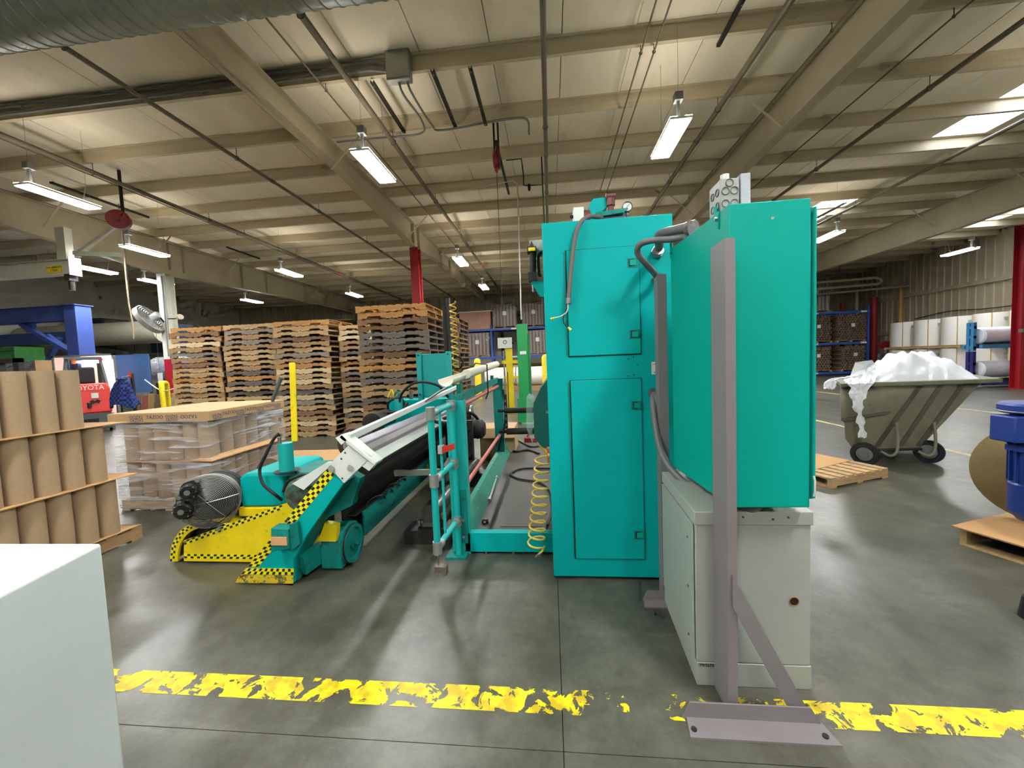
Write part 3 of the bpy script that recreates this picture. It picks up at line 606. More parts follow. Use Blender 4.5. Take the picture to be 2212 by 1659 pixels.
# ================================================================ teal and yellow shaftless roll stand
rs = thing('roll_stand', 'long teal and yellow shaftless roll stand with checkered hazard tape', 'machine', (-1.9, 2.8, 0))
TAPEY = mat('hazard_tape_yellow', 'EADF12', .4, var=.05); TAPEK = mat('hazard_tape_black', '1A1A16', .5)
def checker(a, b, c, d, n, rows, parent, nrm=(0, -1, 0)):
    """tape on the quad a-b (along) / d-c: yellow backing and alternate black squares"""
    a, b, c, d = map(V, (a, b, c, d)); nrm = V(nrm)
    def q(u, v): return a*(1-u)*(1-v) + b*u*(1-v) + c*u*v + d*(1-u)*v
    o = part('hazard_tape', MB().prism([a, b, c, d], nrm*.002), TAPEY, parent, smooth=0)
    mb = MB()
    for i in range(n):
        for j in range(rows):
            if (i+j) % 2 == 0:
                p = [q((i+.06)/n, (j+.06)/rows), q((i+.94)/n, (j+.06)/rows), q((i+.94)/n, (j+.94)/rows), q((i+.06)/n, (j+.94)/rows)]
                mb.prism([x+nrm*.002 for x in p], nrm*.0008)
    part('black_checks', mb, TAPEK, o, kind='stuff', smooth=0)
Y0 = 2.60
def pp(lst, Y): return [P(px, py, Y) for px, py in lst]
# near arm -------------------------------------------------------
z0 = .015
arm = [(-2.42, Y0, z0), (-2.345, Y0, .112), (-1.628, Y0, .888), (-1.515, Y0, .775), (-1.83, Y0, .384), (-1.95, Y0, .196), (-1.962, Y0, z0)]
A_ = part('near_arm', MB().prism(arm, (0, .035, 0)), TEAL, rs, bevel=.004)
part('arm_side_plate', MB().prism([(-1.95, Y0+.035, .02), (-1.95, Y0+.035, .196), (-1.83, Y0+.035, .384), (-1.515, Y0+.035, .775), (-1.56, Y0+.035, .80), (-1.87, Y0+.035, .41), (-1.99, Y0+.035, .21), (-1.99, Y0+.035, .02)], (0, .2, 0)), TEALD, rs)
checker((-2.322, Y0, .137), (-1.628, Y0, .888), (-1.578, Y0, .838), (-2.235, Y0, .137), 33, 3, A_)
part('foot_cap', MB().prism([(-2.43, Y0-.003, z0), (-2.39, Y0-.003, .075), (-1.958, Y0-.003, .075), (-1.962, Y0-.003, z0)], (0, -.004, 0)), mat('worn_yellow_paint', 'D9BC2A', .5, var=.15, dirt=(16, .50, '5A4520', .06)), rs)
checker((-2.385, Y0, .078), (-1.955, Y0, .078), (-1.953, Y0, .128), (-2.335, Y0, .128), 17, 2, A_)
for (px, py) in ((533, 1256), (571, 1256), (608, 1256)): part('bolt', MB().cyl(P(px, py, Y0-.007), P(px, py, Y0-.014), .009, n=6), TEALD, A_)
for (px, py) in ((618, 1126), (635, 1131), (637, 1149), (643, 1179)): part('bolt', MB().cyl(P(px, py, Y0), P(px, py, Y0-.01), .011, n=6), DARK, A_)
# sensor box on the arm
q = P(612, 1160, Y0-.05)
j = part('terminal_box', MB().prism([(q.x-.075, Y0-.09, q.z-.09), (q.x+.07, Y0-.09, q.z-.07), (q.x+.07, Y0-.09, q.z+.075), (q.x-.06, Y0-.09, q.z+.085)], (0, .088, 0)), TEALD, rs, bevel=.006)
part('box_lid', MB().box(q.x-.06, q.x+.06, Y0-.098, Y0-.09, q.z-.04, q.z+.02), mat('worn_orange_label', 'C99A6A', .7), j); part('box_flange', MB().prism([(q.x+.07, Y0-.07, q.z-.09), (q.x+.11, Y0-.03, q.z-.06), (q.x+.10, Y0-.03, q.z+.1), (q.x+.07, Y0-.07, q.z+.1)], (0, .03, 0)), TEALD, j)
# white bracket at the top of the arm
BR = [(-1.623, .902), (-1.432, 1.071), (-1.286, .971), (-1.508, .774)]
w_ = part('white_bracket', MB().prism([(x, Y0-.012, z) for x, z in BR], (0, .02, 0)), WHITE, rs, bevel=.003)
part('end_plate', MB().prism([(-1.494, Y0-.03, 1.133), (-1.25, Y0-.03, .925), (-1.262, Y0-.03, .905), (-1.512, Y0-.03, 1.112)], (0, .12, 0)), WHITE, rs, bevel=.003)
part('corner_block', MB().prism([(-1.54, Y0-.03, 1.11), (-1.494, Y0-.03, 1.133), (-1.455, Y0-.03, 1.09), (-1.50, Y0-.03, 1.06)], (0, .07, 0)).prism([(-1.36, Y0-.02, .90), (-1.29, Y0-.02, .955), (-1.26, Y0-.02, .915), (-1.31, Y0-.02, .865)], (0, .07, 0)), WHITE, rs)
for (px, py) in ((717, 1012), (758, 1011)): part('hex_bolt', MB().cyl(P(px, py, Y0-.012), P(px, py, Y0-.03), .017, n=6).cyl(P(px, py, Y0-.012), P(px, py, Y0-.016), .026, n=14), STEEL, w_)
for (px, py) in ((738, 991), (740, 1033), (746, 978)): part('bolt_hole', MB().cyl(P(px, py, Y0-.0125), P(px, py, Y0-.0135), .008, n=10), BLACK, w_)
part('white_guard', MB().prism([(-1.90, 2.70, .69), (-1.64, 2.70, .90), (-1.70, 2.70, .90), (-1.99, 2.70, .74)], (0, .03, 0)), WHITE, rs)
# yellow wedge guard
Y1 = 2.88
wd = part('wedge_guard', MB().prism([(-3.158, Y1, .02), (-2.45, Y1, .02), (-2.06, Y1, .36), (-2.06, Y1, .56), (-2.225, Y1, .509), (-3.14, Y1, .20)], (0, .012, 0)), YEL, rs)
checker((-3.14, Y1, .16), (-2.215, Y1, .473), (-2.225, Y1, .509), (-3.14, Y1, .20), 34, 2, wd); checker((-3.15, Y1, .045), (-2.5, Y1, .045), (-2.47, Y1, .085), (-3.15, Y1, .085), 22, 2, wd)
part('wedge_guard_base', MB().box(-3.15, -2.0, Y1+.012, Y1+.3, .09, .11), YEL, rs)
# fender arch over the left wheel: a curved yellow strip of real width
ar = arc((-2.925, Y1-.03, .02), Vector((-1, 0, 0)), Vector((0, 0, 1)), .355, 0, math.pi*.76, 16)
mb = MB()
vs = [Vector((a.x, Y1+.016, a.z)) for a in ar] + [Vector((a.x, Y1+.26, a.z)) for a in ar]; n_ = len(ar)
mb.add(vs, [(i, i+1, n_+i+1, n_+i) for i in range(n_-1)])
fd = part('wheel_fender', mb, YEL, rs, solid=.008)
cen = Vector((-2.925, 0, .02))
fr = [Vector((a.x, Y1-.006, a.z)) for a in ar]; fi = [Vector((cen.x+(a.x-cen.x)*.80, Y1-.006, cen.z+(a.z-cen.z)*.84)) for a in ar]
for i in range(0, 9): part('fender_rim', MB().prism([fr[i], fr[i+1], fi[i+1], fi[i]], (0, .02, 0)), YEL, fd)
for i in range(0, 9, 3): checker(fr[i]+e*.001, fr[i+3]+e*.001, fr[i+3].lerp(fi[i+3], .6)+e*.001, fr[i].lerp(fi[i], .6)+e*.001, 6, 2, fd)
part('fender_back', MB().prism([Vector((a.x, Y1+.26, a.z)) for a in ar] + [Vector((-2.72, Y1+.26, .02))], (0, .006, 0)), BLACK, rs)
part('hidden_wheel', MB().cyl((-2.93, Y1+.06, .17), (-2.93, Y1+.16, .17), .17, n=20), BLACK, rs)
# gearbox, cylinder, post
gb = part('gearbox', MB().prism([(-2.70, 3.0, .44), (-2.30, 3.0, .44), (-2.30, 3.0, .72), (-2.36, 3.0, .74), (-2.64, 3.0, .735), (-2.70, 3.0, .70)], (0, .62, 0)), TEAL, rs, bevel=.025)
part('gearbox_tail', MB().box(-2.30, -2.02, 3.06, 3.5, .44, .72), TEALD, rs, bevel=.02)
part('gearbox_base', MB().box(-2.72, -2.1, 2.99, 3.6, .36, .44), YEL, rs, bevel=.01)
part('base_leg', MB().box(-2.78, -2.70, 3.05, 3.12, .02, .44), DARK, rs); part('base_leg', MB().box(-2.2, -2.1, 3.3, 3.4, .02, .36), DARK, rs)
part('drive_pulley', MB().lathe((-1.99, 2.95, .62), (0, 1, 0), [(-.2, 0), (-.2, .10), (-.17, .13), (.0, .13), (.0, 0)], 24), mat('greasy_teal', '3C5E50', .5, var=.4, scale=12, dirt=(10, .5, '3A2A22', .1)), rs)
tc_ = part('teal_cylinder', MB().cyl((-2.285, 3.05, .71), (-2.285, 3.05, .985), .058, n=24), mat('teal_cylinder_paint', '0AA39E', .4, var=.06), rs)
part('hose_fitting', MB().cyl((-2.31, 3.02, .985), (-2.31, 3.02, 1.04), .015, n=8).cyl((-2.34, 3.02, 1.055), (-2.29, 3.02, 1.055), .012, n=8), STEEL, tc_)
part('cap_opening', MB().lathe((-2.285, 3.05, .742), (0, 0, 1), [(0, 0), (0, .10), (.004, .10), (.004, .06)], 20), BLACK, rs)
part('yellow_post', MB().prism([(-2.262, 3.1, .985), (-2.208, 3.1, .985), (-2.178, 3.1, 1.66), (-2.195, 3.1, 1.672), (-2.232, 3.1, 1.668)], (0, .012, 0)), YEL, rs, bevel=.002)
part('steel_link', MB().bar(P(588, 866, 3.5), P(608, 815, 3.4), .022, .03), STEEL, rs)
part('black_hose', MB().tube(smooth_path([P(603, 936, 3.0), P(590, 950, 2.98), P(573, 985, 2.95), P(561, 1015, 2.94), P(568, 1045, 2.92), P(590, 1065, 2.9), P(609, 1080, 2.95)]), .013, 8), BLACK, rs)
part('black_hose', MB().tube(smooth_path([P(612, 1062, 2.95), P(622, 1040, 2.93), P(645, 1028, 2.95), P(665, 1026, 3.0)]), .012, 8), BLACK, rs)
part('rust_flange', MB().cyl((-2.98, 3.72, .53), (-2.98, 3.95, .53), .16, n=24).box(-3.03, -2.93, 3.8, 3.9, 0, .5), mat('rusty_brown', '6B5A4C', .7, var=.2), rs)
# brake fan with wire cage
fc = Vector((-2.86, 2.86, .545)); fr_ = .222; FA = Vector((-.42, .907, 0)); FB = Vector((.907, .42, 0))
fan = part('brake_fan', MB().lathe(fc, FA, [(.06, .0), (.06, .18), (.09, .2), (.26, .2), (.30, .15), (.30, 0)], 32), BLACK, rs)
WIRE = mat('cage_wire', '9A9A94', .35, .8)
mb = MB()
for k in range(1, 19): mb.torus(fc-FA*(.03*(1-(k/19)**2)), FA, .012+k*.0111, .0026, 44, 4)
part('cage_rings', mb, WIRE, fan, kind='stuff')
mb = MB()
for k in range(11): mb.torus(fc+FA*(.01+k*.018), FA, fr_-.0006*k*k, .0026, 44, 4)
part('cage_side_rings', mb, WIRE, fan, kind='stuff')
def fpt(a, r, d=0.): return fc + FB*(r*math.cos(a)) + Vector((0, 0, r*math.sin(a))) + FA*d
for a in (.15, 2.25, 3.25, 5.4): part('cage_spoke', MB().tube([fpt(a, .0, -.034), fpt(a, fr_*.6, -.026), fpt(a, fr_, -.002)], .0035, 5), WIRE, fan)
part('cage_hoop', MB().torus(fc+FA*.19, FA, fr_*.90, .006, 40, 5), DARK, fan); part('cage_hoop', MB().torus(fc, FA, fr_, .005, 40, 5), WIRE, fan)
part('cage_wire', MB().tube(smooth_path([P(523, 1052, 2.95), P(515, 1085, 2.80), P(488, 1118, 2.76), P(440, 1150, 2.80), P(396, 1172, 2.82)]), .0035, 5), DARK, fan)
for (a_, r_, rr_) in ((2.31, .155, .062), (3.36, .160, .066)):
    q = fpt(a_, r_, -.04); nx = FA*-1
    bk = part('caliper_bracket', MB().cyl(q+FA*.02, q+FA*.08, rr_*1.25, n=20), DARK, fan)
    cal = part('brake_caliper', MB().lathe(q+FA*.03, nx, [(0, 0), (0, rr_), (.05, rr_), (.065, rr_*.85), (.07, 0)], 24), BLACK, rs)
    for k in range(9):
        z_ = (k-4)*rr_*.2; hw = math.sqrt(max(0, (rr_*.85)**2-z_*z_)); part('cooling_fin', MB().bar(q-FA*.044-FB*hw+Vector((0, 0, z_)), q-FA*.044+FB*hw+Vector((0, 0, z_)), .012, .004, (0, 0, 1)), DARK, cal)
    for k in range(8):
        a = 2*math.pi*k/8; c__ = q-FA*.036+FB*(rr_*.88*math.cos(a))+Vector((0, 0, rr_*.88*math.sin(a))); part('cap_screw', MB().cyl(c__, c__-FA*.008, .006, n=6), STEEL, cal)
    part('badge', MB().lathe(q-FA*.05, nx, [(0, .022), (.002, .022), (.002, 0)], 16), STEEL, cal)
for (a_, r_) in ((1.85, .20), (2.80, .20), (3.0, .19), (3.85, .20), (4.95, .245)): q = fpt(a_, r_, .0); part('caliper_bolt', MB().cyl(q+FA*.03, q-FA*.03, .017, n=10), GREYC, fan)
part('fan_foot', MB().box(-2.86, -2.78, 2.95, 3.05, .11, .32), DARK, rs)
# wheel housings and lower frame
def wheel_unit(x, y, lab=None):
    hs = part('wheel_housing', MB().prism([(x-.20, y-.16, .02), (x-.20, y+.16, .02), (x-.20, y+.165, .2), (x-.20, y+.12, .3), (x-.20, y, .345), (x-.20, y-.12, .3), (x-.20, y-.165, .2)], (.17, 0, 0)), TEALD, rs, bevel=.008)
    wl = part('wheel', MB().lathe((x-.03, y, .16), (1, 0, 0), [(0, 0), (0, .155), (.03, .155), (.03, .125), (.012, .12), (.012, .05), (.035, .048), (.035, 0)], 32), TEALD, rs)
    part('hub_bolt', MB().cyl((x+.005, y, .16), (x+.03, y, .16), .022, n=6), TEALD, wl); part('tyre', MB().torus((x-.012, y, .16), (1, 0, 0), .148, .012, 32, 6), BLACK, wl)
wheel_unit(-1.66, 2.95); wheel_unit(-1.66, 5.9)
part('tie_beam', MB().bar((-1.93, 2.66, .12), (-1.84, 2.95, .16), .06, .15), TEALD, rs)
part('yellow_guard', MB().prism([(-1.87, 2.78, .25), (-1.72, 2.78, .25), (-1.70, 2.78, .38), (-1.80, 2.78, .40)], (0, .05, 0)), YEL, rs)
part('lower_beam', MB().box(-1.76, -1.64, 3.1, 5.8, .15, .19).box(-1.66, -1.645, 3.1, 5.8, .19, .36).box(-1.76, -1.745, 3.1, 5.8, .19, .30), TEALD, rs)
for k in range(6):
    yy = 3.15+k*.18; part('loose_cable', MB().tube(smooth_path([(-1.70, yy, .27), (-1.66+.04*(k % 2), yy+.1, .41), (-1.62, yy+.3, .38), (-1.68, yy+.45, .27)]), .007, 6), DARK, rs)
part('black_roller', MB().lathe((-1.66, 2.8, .69), (0, 1, 0), [(0, 0), (0, .15), (.02, .165), (3.2, .165), (3.22, .15), (3.22, 0)], 32), mat('black_rubber_roller', '201E1C', .45, var=.3, scale=6), rs)
part('roller_bearing', MB().prism([(-1.83, 2.75, .42), (-1.55, 2.75, .55), (-1.47, 2.75, .76), (-1.60, 2.75, .84), (-1.80, 2.75, .66)], (0, .08, 0)), TEALD, rs)
part('frame_web', MB().box(-1.76, -1.74, 2.95, 5.8, .28, .66), DARK, rs)
part('cable_tray', MB().box(-1.74, -1.66, 3.0, 5.8, .36, .375), DARK, rs)
part('cross_bar', MB().bar(P(853, 1022, 3.3), P(950, 1019, 3.3), .03, .05), STEEL, rs)
# the light channel and the white rail that run back along the roller
def strip(pts, m, name, y1=6.1): part(name, MB().prism([(x, 2.66, z) for x, z in pts], (0, y1-2.66, 0)), m, rs, smooth=0)
strip([(-1.52, 1.045), (-1.45, 1.0), (-1.455, .99), (-1.525, 1.035)], mat('grey_channel', '9A98A0', .35, .7), 'channel_wall')
strip([(-1.45, 1.0), (-1.415, .965), (-1.42, .955), (-1.455, .99)], ALU, 'channel_floor'); strip([(-1.415, .965), (-1.385, .945), (-1.39, .935), (-1.42, .955)], mat('grey_channel', '9A98A0'), 'channel_floor')
strip([(-1.385, .945), (-1.33, .885), (-1.345, .87), (-1.395, .93)], WHITE, 'channel_lip')
strip([(-1.45, .93), (-1.33, .865), (-1.36, .82), (-1.5, .88)], DARK, 'channel_support')
part('white_rail', MB().bar((-1.475, 2.62, 1.10), (-1.50, 6.1, 1.235), .045, .05), WHITE, rs, bevel=.003)
part('rail_strut', MB().bar((-1.5, 4.2, 1.15), (-1.36, 4.9, 1.3), .02, .02), STEEL, rs)
# far end of the stand
fa = part('far_arm', MB().prism([(-2.07, 5.9, .6), (-1.53, 5.9, .6), (-1.53, 5.9, 1.06), (-2.62, 5.9, 1.06), (-2.62, 5.9, .72)], (0, .35, 0)), TEAL, rs, bevel=.01)
up = part('upright_panel', MB().box(-2.02, -1.58, 5.86, 5.9, 1.1, 1.775), mat('teal_cylinder_paint', '0AA39E'), rs, bevel=.004)
for xx in (-2.07, -1.6): part('upright_channel', MB().box(xx, xx+.075, 5.80, 5.88, 1.03, 1.80), mat('teal_cylinder_paint', '0AA39E'), up, bevel=.004)
for (xx, zz) in ((-2.03, 1.76), (-1.56, 1.76), (-2.03, 1.15)): part('bolt', MB().cyl((xx, 5.80, zz), (xx, 5.785, zz), .012, n=8), DARK, up)
part('far_cylinder', MB().cyl((-2.34, 5.7, .85), (-2.34, 5.7, 1.10), .07, n=16), mat('teal_cylinder_paint', '0AA39E'), rs)
part('far_gearbox', MB().prism([(-2.75, 5.3, .35), (-2.0, 5.3, .35), (-1.95, 5.3, .65), (-2.2, 5.3, .75), (-2.75, 5.3, .72)], (0, .5, 0)), TEAL, rs, bevel=.02)
fd_ = part('far_brake_disc', MB().lathe((-2.75, 5.0, .55), (0, 1, 0), [(-.06, 0), (-.06, .1), (0, .12), (0, .22), (.1, .24), (.2, .24), (.2, 0)], 28), mat('brown_drum', '4E3A34', .5, var=.2), rs)
part('disc_hub', MB().lathe((-2.75, 4.93, .55), (0, -1, 0), [(0, .09), (.03, .085), (.03, .05), (.0, .045)], 20), LGREY, fd_)
part('far_motor', MB().cyl((-2.55, 5.2, .80), (-2.55, 5.7, .80), .15, n=20), DARK, rs)
part('reel_hub', MB().lathe((-1.42, 5.5, .85), (1, 0, 0), [(0, 0), (0, .26), (.05, .27), (.05, .2), (.25, .16), (.25, 0)], 28), mat('brown_black_hub', '3A2C22', .45, var=.3), rs)
part('far_motor', MB().lathe((-1.18, 5.15, .70), (1, 0, 0), [(0, 0), (0, .13), (.22, .13), (.26, .09), (.26, 0)], 20), BLACK, rs)
part('motor_bracket', MB().box(-1.42, -1.05, 4.95, 5.0, .3, .85).box(-1.42, -1.38, 4.95, 5.7, .25, .9), DARK, rs)
part('drive_frame', MB().bar((-1.35, 4.6, .30), (-1.2, 5.5, .62), .07, .07).bar((-1.3, 4.5, .12), (-1.02, 5.4, .2), .06, .08).box(-1.30, -1.22, 4.9, 4.98, .0, .35), DARK, rs)
for (a_, b_, c_) in (((-1.4, 4.3, .95), (-1.15, 4.8, .8), (-1.05, 5.3, .55)), ((-1.45, 4.6, .9), (-1.1, 5.0, .95), (-1.0, 5.4, .7)), ((-1.3, 4.4, .6), (-1.1, 4.8, .42), (-1.2, 5.3, .3))): part('black_hose', MB().tube(smooth_path([a_, b_, c_]), .022, 8), BLACK, rs)
part('hub_plate', MB().lathe((-1.17, 5.45, .9), (1, 0, 0), [(0, 0), (0, .1), (.02, .1), (.02, 0)], 16), ALU, rs)
part('yellow_guard', MB().prism([(-1.95, 4.8, .16), (-1.6, 4.8, .16), (-1.65, 4.8, .32), (-1.9, 4.8, .34)], (0, .05, 0)), YEL, rs)
for pts in ([P(862, 885, 5.7), P(868, 850, 5.6), P(900, 826, 5.5), P(945, 832, 5.5), P(968, 858, 5.6)], [P(838, 890, 5.8), P(840, 868, 5.7), P(865, 860, 5.7), P(872, 880, 5.7), P(850, 905, 5.7)], [P(815, 905, 5.6), P(835, 892, 5.5), P(868, 888, 5.5), P(880, 870, 5.6)]):
    part('black_hose', MB().tube(smooth_path(pts), .02, 8), BLACK, rs)
for (pts, m) in (([P(838, 858, 5.8), P(846, 842, 5.8), P(852, 860, 5.8)], YEL), ([P(848, 862, 5.8), P(858, 846, 5.8), P(868, 862, 5.8)], TEALD), ([P(858, 862, 5.8), P(862, 850, 5.8), P(870, 850, 5.8)], TEALD)): part('air_line', MB().tube(smooth_path(pts), .014, 8), m, rs)
for px in (886, 890, 930, 938): part('valve_stem', MB().cyl(P(px, 862, 5.9), P(px, 842, 5.9), .02, n=8), STEEL, rs)
# hydraulic mast with cable chain and coiled yellow air line
mb = MB(); q = P(976, 860, 6.3)
ms = thing('utility_mast', 'black utility mast with coiled yellow air line behind the roll stand', 'mast', (q.x, 6.3, 0))
part('post', MB().box(q.x-.035, q.x+.035, 6.3, 6.37, 0, 2.7), DARK, ms); part('cable_bundle', MB().tube(smooth_path([(q.x-.05, 6.29, 2.55), (q.x-.06, 6.29, 2.2), (q.x-.05, 6.29, 1.9), (q.x-.09, 6.29, 1.6), (q.x-.08, 6.29, 1.2)]), .03, 8), BLACK, ms)
part('coiled_air_line', MB().tube([(q.x+.10+.05*math.cos(a), 6.26+.05*math.sin(a), 2.62-a*.0155) for a in [k*.5 for k in range(190)]], .011, 6), mat('pale_yellow_hose', 'D9B84A', .4), ms)
part('hanging_loop', MB().torus((q.x+.12, 6.3, 1.62), (0, 1, 0), .1, .016, 24, 6), BLACK, ms)

# ================================================================ platform with guard rail
pf = thing('platform', 'low teal machine platform with dark deck and raised side beam', 'platform', (-.35, 4.5, 0))
DECK = mat('dirty_deck', '4A4741', .5, .2, var=.25, scale=4, dirt=(5, .6, '2C2A27', .2))
part('deck', MB().box(-.70, -.01, 3.13, 6.9, .09, .12), DECK, pf); part('hatch', MB().box(-.50, -.12, 3.35, 3.85, .12, .124), DECK, pf)
part('front_beam', MB().box(-.765, -.03, 3.09, 3.125, .02, .183).box(-.765, -.03, 3.125, 3.16, .165, .183), TEAL, pf, bevel=.003)
SB = mat('worn_green_beam', '2E8C78', .45, var=.2, scale=7, dirt=(8, .63, 'A9C4B4', .08))
part('side_beam', MB().prism([(-.85, 3.14, .02), (-.85, 3.14, .27), (-.79, 3.14, .285), (-.70, 3.14, .12), (-.70, 3.14, .02)], (0, 3.1, 0)), SB, pf)
for px in (1049, 1108): q = P(px, 1190, 3.08); part('foot_bolt', MB().cyl((q.x, 3.10, 0), (q.x, 3.10, .03), .012, n=8), STEEL, pf)
for xx in (-.6, -.15): part('foot', MB().box(xx, xx+.1, 3.2, 3.3, 0, .09).box(xx, xx+.1, 6.5, 6.6, 0, .09), DARK, pf)
gr = thing('guard_rail', 'teal pipe guard rail with red hand rods along the platform edge', 'guard rail', (-.83, 3.1, 0))
TP = mat('teal_cylinder_paint', '0AA39E')
XG = -.845
part('gate_post', MB().cyl((XG, 2.6, .30), (XG, 2.6, 1.25), .024, n=16), TP, gr)
for zz in (.30, .785, 1.262): part('rail', MB().cyl((XG, 2.6, zz), (-.81, 3.05, zz+.01), .022, n=14), TP, gr)
part('main_post', MB().cyl((-.81, 3.05, .02), (-.81, 3.05, 1.28), .026, n=16), TP, gr)
part('channel_post', MB().prism([(-.87, 3.09, 0), (-.72, 3.09, 0), (-.72, 3.17, 0), (-.73, 3.17, 0), (-.73, 3.10, 0), (-.86, 3.10, 0), (-.86, 3.17, 0), (-.87, 3.17, 0)], (0, 0, 1.30)), TP, gr, smooth=0)
part('base_plate', MB().box(-.905, -.735, 2.99, 3.20, 0, .02), TEALD, gr); part('splice_plate', MB().box(-.79, -.735, 3.075, 3.09, .1, .55), TEALD, gr)
for zz in (.16, .3): part('bolt', MB().cyl((-.765, 3.075, zz), (-.765, 3.06, zz), .014, n=6), STEEL, gr)
for zz in (.30, .785, 1.262):
    part('rail_fitting', MB().cyl((XG, 2.6, zz-.045), (XG, 2.6, zz+.045), .033, n=16).cyl((XG, 2.6, zz), (XG+.008, 2.68, zz), .03, n=14), GALV, gr)
    part('rail_fitting', MB().cyl((-.81, 3.05, zz-.035), (-.81, 3.05, zz+.045), .034, n=16).cyl((-.81, 3.05, zz+.01), (-.815, 2.98, zz+.01), .03, n=14), GALV, gr)
part('hanging_rod', MB().cyl((-.835, 2.78, .30), (-.835, 2.78, 1.26), .011, n=10), TP, gr)
rf = part('reflector', MB().box(-.85, -.815, 2.74, 2.80, .94, 1.0), LGREY, gr); part('reflector_lens', MB().prism([(-.815, 2.745, .945), (-.735, 2.80, .965), (-.735, 2.80, 1.01), (-.815, 2.745, .995)], (0, -.01, 0)), mat('red_lens', 'C0302A', .3), rf)
part('latch_rod', MB().cyl((XG, 2.6, .27), (XG, 2.6, .15), .006, n=8), STEEL, gr); part('latch_block', MB().box(XG-.02, XG+.06, 2.57, 2.62, .13, .17).box(XG+.04, XG+.07, 2.55, 2.6, .12, .18), mat('brown_steel', '6F665C', .5, .5), gr)
RR = mat('faded_red_rod', 'B4564E', .45, var=.1)
part('red_rod', MB().cyl((-.78, 3.1, 1.238), (-.78, 5.6, 1.25), .021, n=14), RR, gr); part('red_rod', MB().cyl((-.78, 3.1, .53), (-.78, 5.55, .53), .021, n=14), RR, gr)
part('far_post', MB().prism([(-.85, 5.6, .27), (-.72, 5.6, .27), (-.71, 5.6, 1.36), (-.86, 5.6, 1.36)], (0, .06, 0)), TEALD, gr)
part('top_beam', MB().bar((-.80, 3.15, 1.30), (-.80, 5.65, 1.34), .05, .07), TEALD, gr)
for yy in (3.35, 5.3): part('gutter_stand', MB().box(-.84, -.80, yy, yy+.05, 1.32, 1.42), TEALD, gr)
part('post_hose', MB().tube(smooth_path([(-.70, 5.58, 1.2), (-.68, 5.58, .9), (-.71, 5.56, .6), (-.78, 5.55, .4), (-.8, 5.55, .3)]), .014, 8), BLACK, gr)
# half-round cardboard gutter on top, tied on
a_ = [(math.cos(t_)*.06, math.sin(t_)*.055) for t_ in [math.pi+math.pi*k/10 for k in range(11)]]; b_ = [(x*1.12, z*1.12) for x, z in a_[::-1]]
mb = MB().prism([(-.87+x, 3.12, 1.475+z) for x, z in a_ + b_], (0, 2.5, .10))
gt = thing('cardboard_trough', 'cream half-round cardboard trough tied along the top of the guard rail', 'trough', (-.87, 3.12, 1.41)); part('shell', mb, mat('cream_cardboard', 'D8D3BE', .7, var=.05), gt)
part('paper_roll', MB().cyl((-.80, 3.6, 1.50), (-.80, 5.7, 1.575), .045, n=14), mat('cream_cardboard', 'D8D3BE'), gt); part('tie_strap', MB().tube([(-.93, 4.4, 1.5), (-.86, 4.38, 1.60), (-.73, 4.4, 1.58), (-.73, 4.4, 1.25), (-.76, 4.4, 1.18)], .008, 6), BLACK, gt)

# ---------------------------------------------------------------- loose things on and beside the platform
YH = mat('pale_yellow_hose', 'D9B84A')
pts = []
q0, q1 = P(1172, 985, 3.0), P(1158, 1180, 2.95)
NT = 11
for k in range(NT*16+1):
    f_ = k/(NT*16); a = k*2*math.pi/16; c_ = q0.lerp(q1, f_); rr_ = .055+.012*f_
    pts.append(c_ + Vector((math.cos(a)*rr_, math.sin(a)*rr_*.9, 0)))
pts = [P(1184, 985, 3.1), P(1165, 962, 3.05), P(1180, 975, 3.05)] + pts + [P(1172, 1190, 2.95), P(1160, 1200, 2.95)]
t = thing('coiled_air_hose', 'yellow coiled air hose hanging beside the tall teal cabinet', 'hose', q1); part('coil', MB().tube(pts, .0075, 7), YH, t); part('hose_end', MB().cyl(P(1163, 1197, 2.95), P(1157, 1204, 2.95), .009, n=8), STEEL, t)
part('wall_fitting', MB().box(-.05, -.02, 3.02, 3.1, .78, .9), mat('orange_fitting', 'B0562E', .5), t)
def bar_thing(name, label, cat, a, b, r, m, ends=0):
    t = thing(name, label, cat, a); part('shaft', MB().cyl(a, b, r, n=14), m, t)
    if ends:
        for q in (a, b): part('end_socket', MB().cyl(V(q)-(V(b)-V(a)).normalized()*.02, V(q)+(V(b)-V(a)).normalized()*.05, ends, n=12), STEEL, t)
    return t
bar_thing('drive_shaft', 'steel drive shaft with sockets lying on the platform deck', 'shaft', PZ(1057, 1080, .14), PZ(1072, 1033, .15), .012, STEEL, .022)
bar_thing('steel_mandrel', 'dull steel mandrel tube lying between roll stand and platform', 'tube', (-1.15, 3.35, .24), (-1.08, 5.1, .24), .085, mat('dull_steel_tube', '6E6B66', .3, .85, var=.25, scale=14))
t = thing('mandrel_block', 'dark steel block cradling the mandrel near the guard rail', 'block', (-1.15, 3.3, 0)); part('cradle', MB().prism([(-1.36, 3.25, 0), (-.95, 3.25, 0), (-.92, 3.25, .09), (-1.0, 3.25, .14), (-1.36, 3.25, .12)], (0, .22, 0)), DARK, t); part('clamp', MB().box(-1.2, -1.08, 3.3, 3.42, .14, .16), STEEL, t); part('clamp_bolt', MB().cyl((-1.24, 3.32, .14), (-1.24, 3.32, .2), .02, n=8), STEEL, t)
t = thing('mandrel_block', 'dark steel block under the far end of the mandrel', 'block', (-1.08, 5.0, 0)); part('cradle', MB().box(-1.25, -.92, 4.9, 5.1, 0, .152), DARK, t)
def coil_hose(label, pts, r, m, z=None): return single('rubber_hose', MB().tube(smooth_path(pts), r, 8), m, label, 'hose', pts[0])
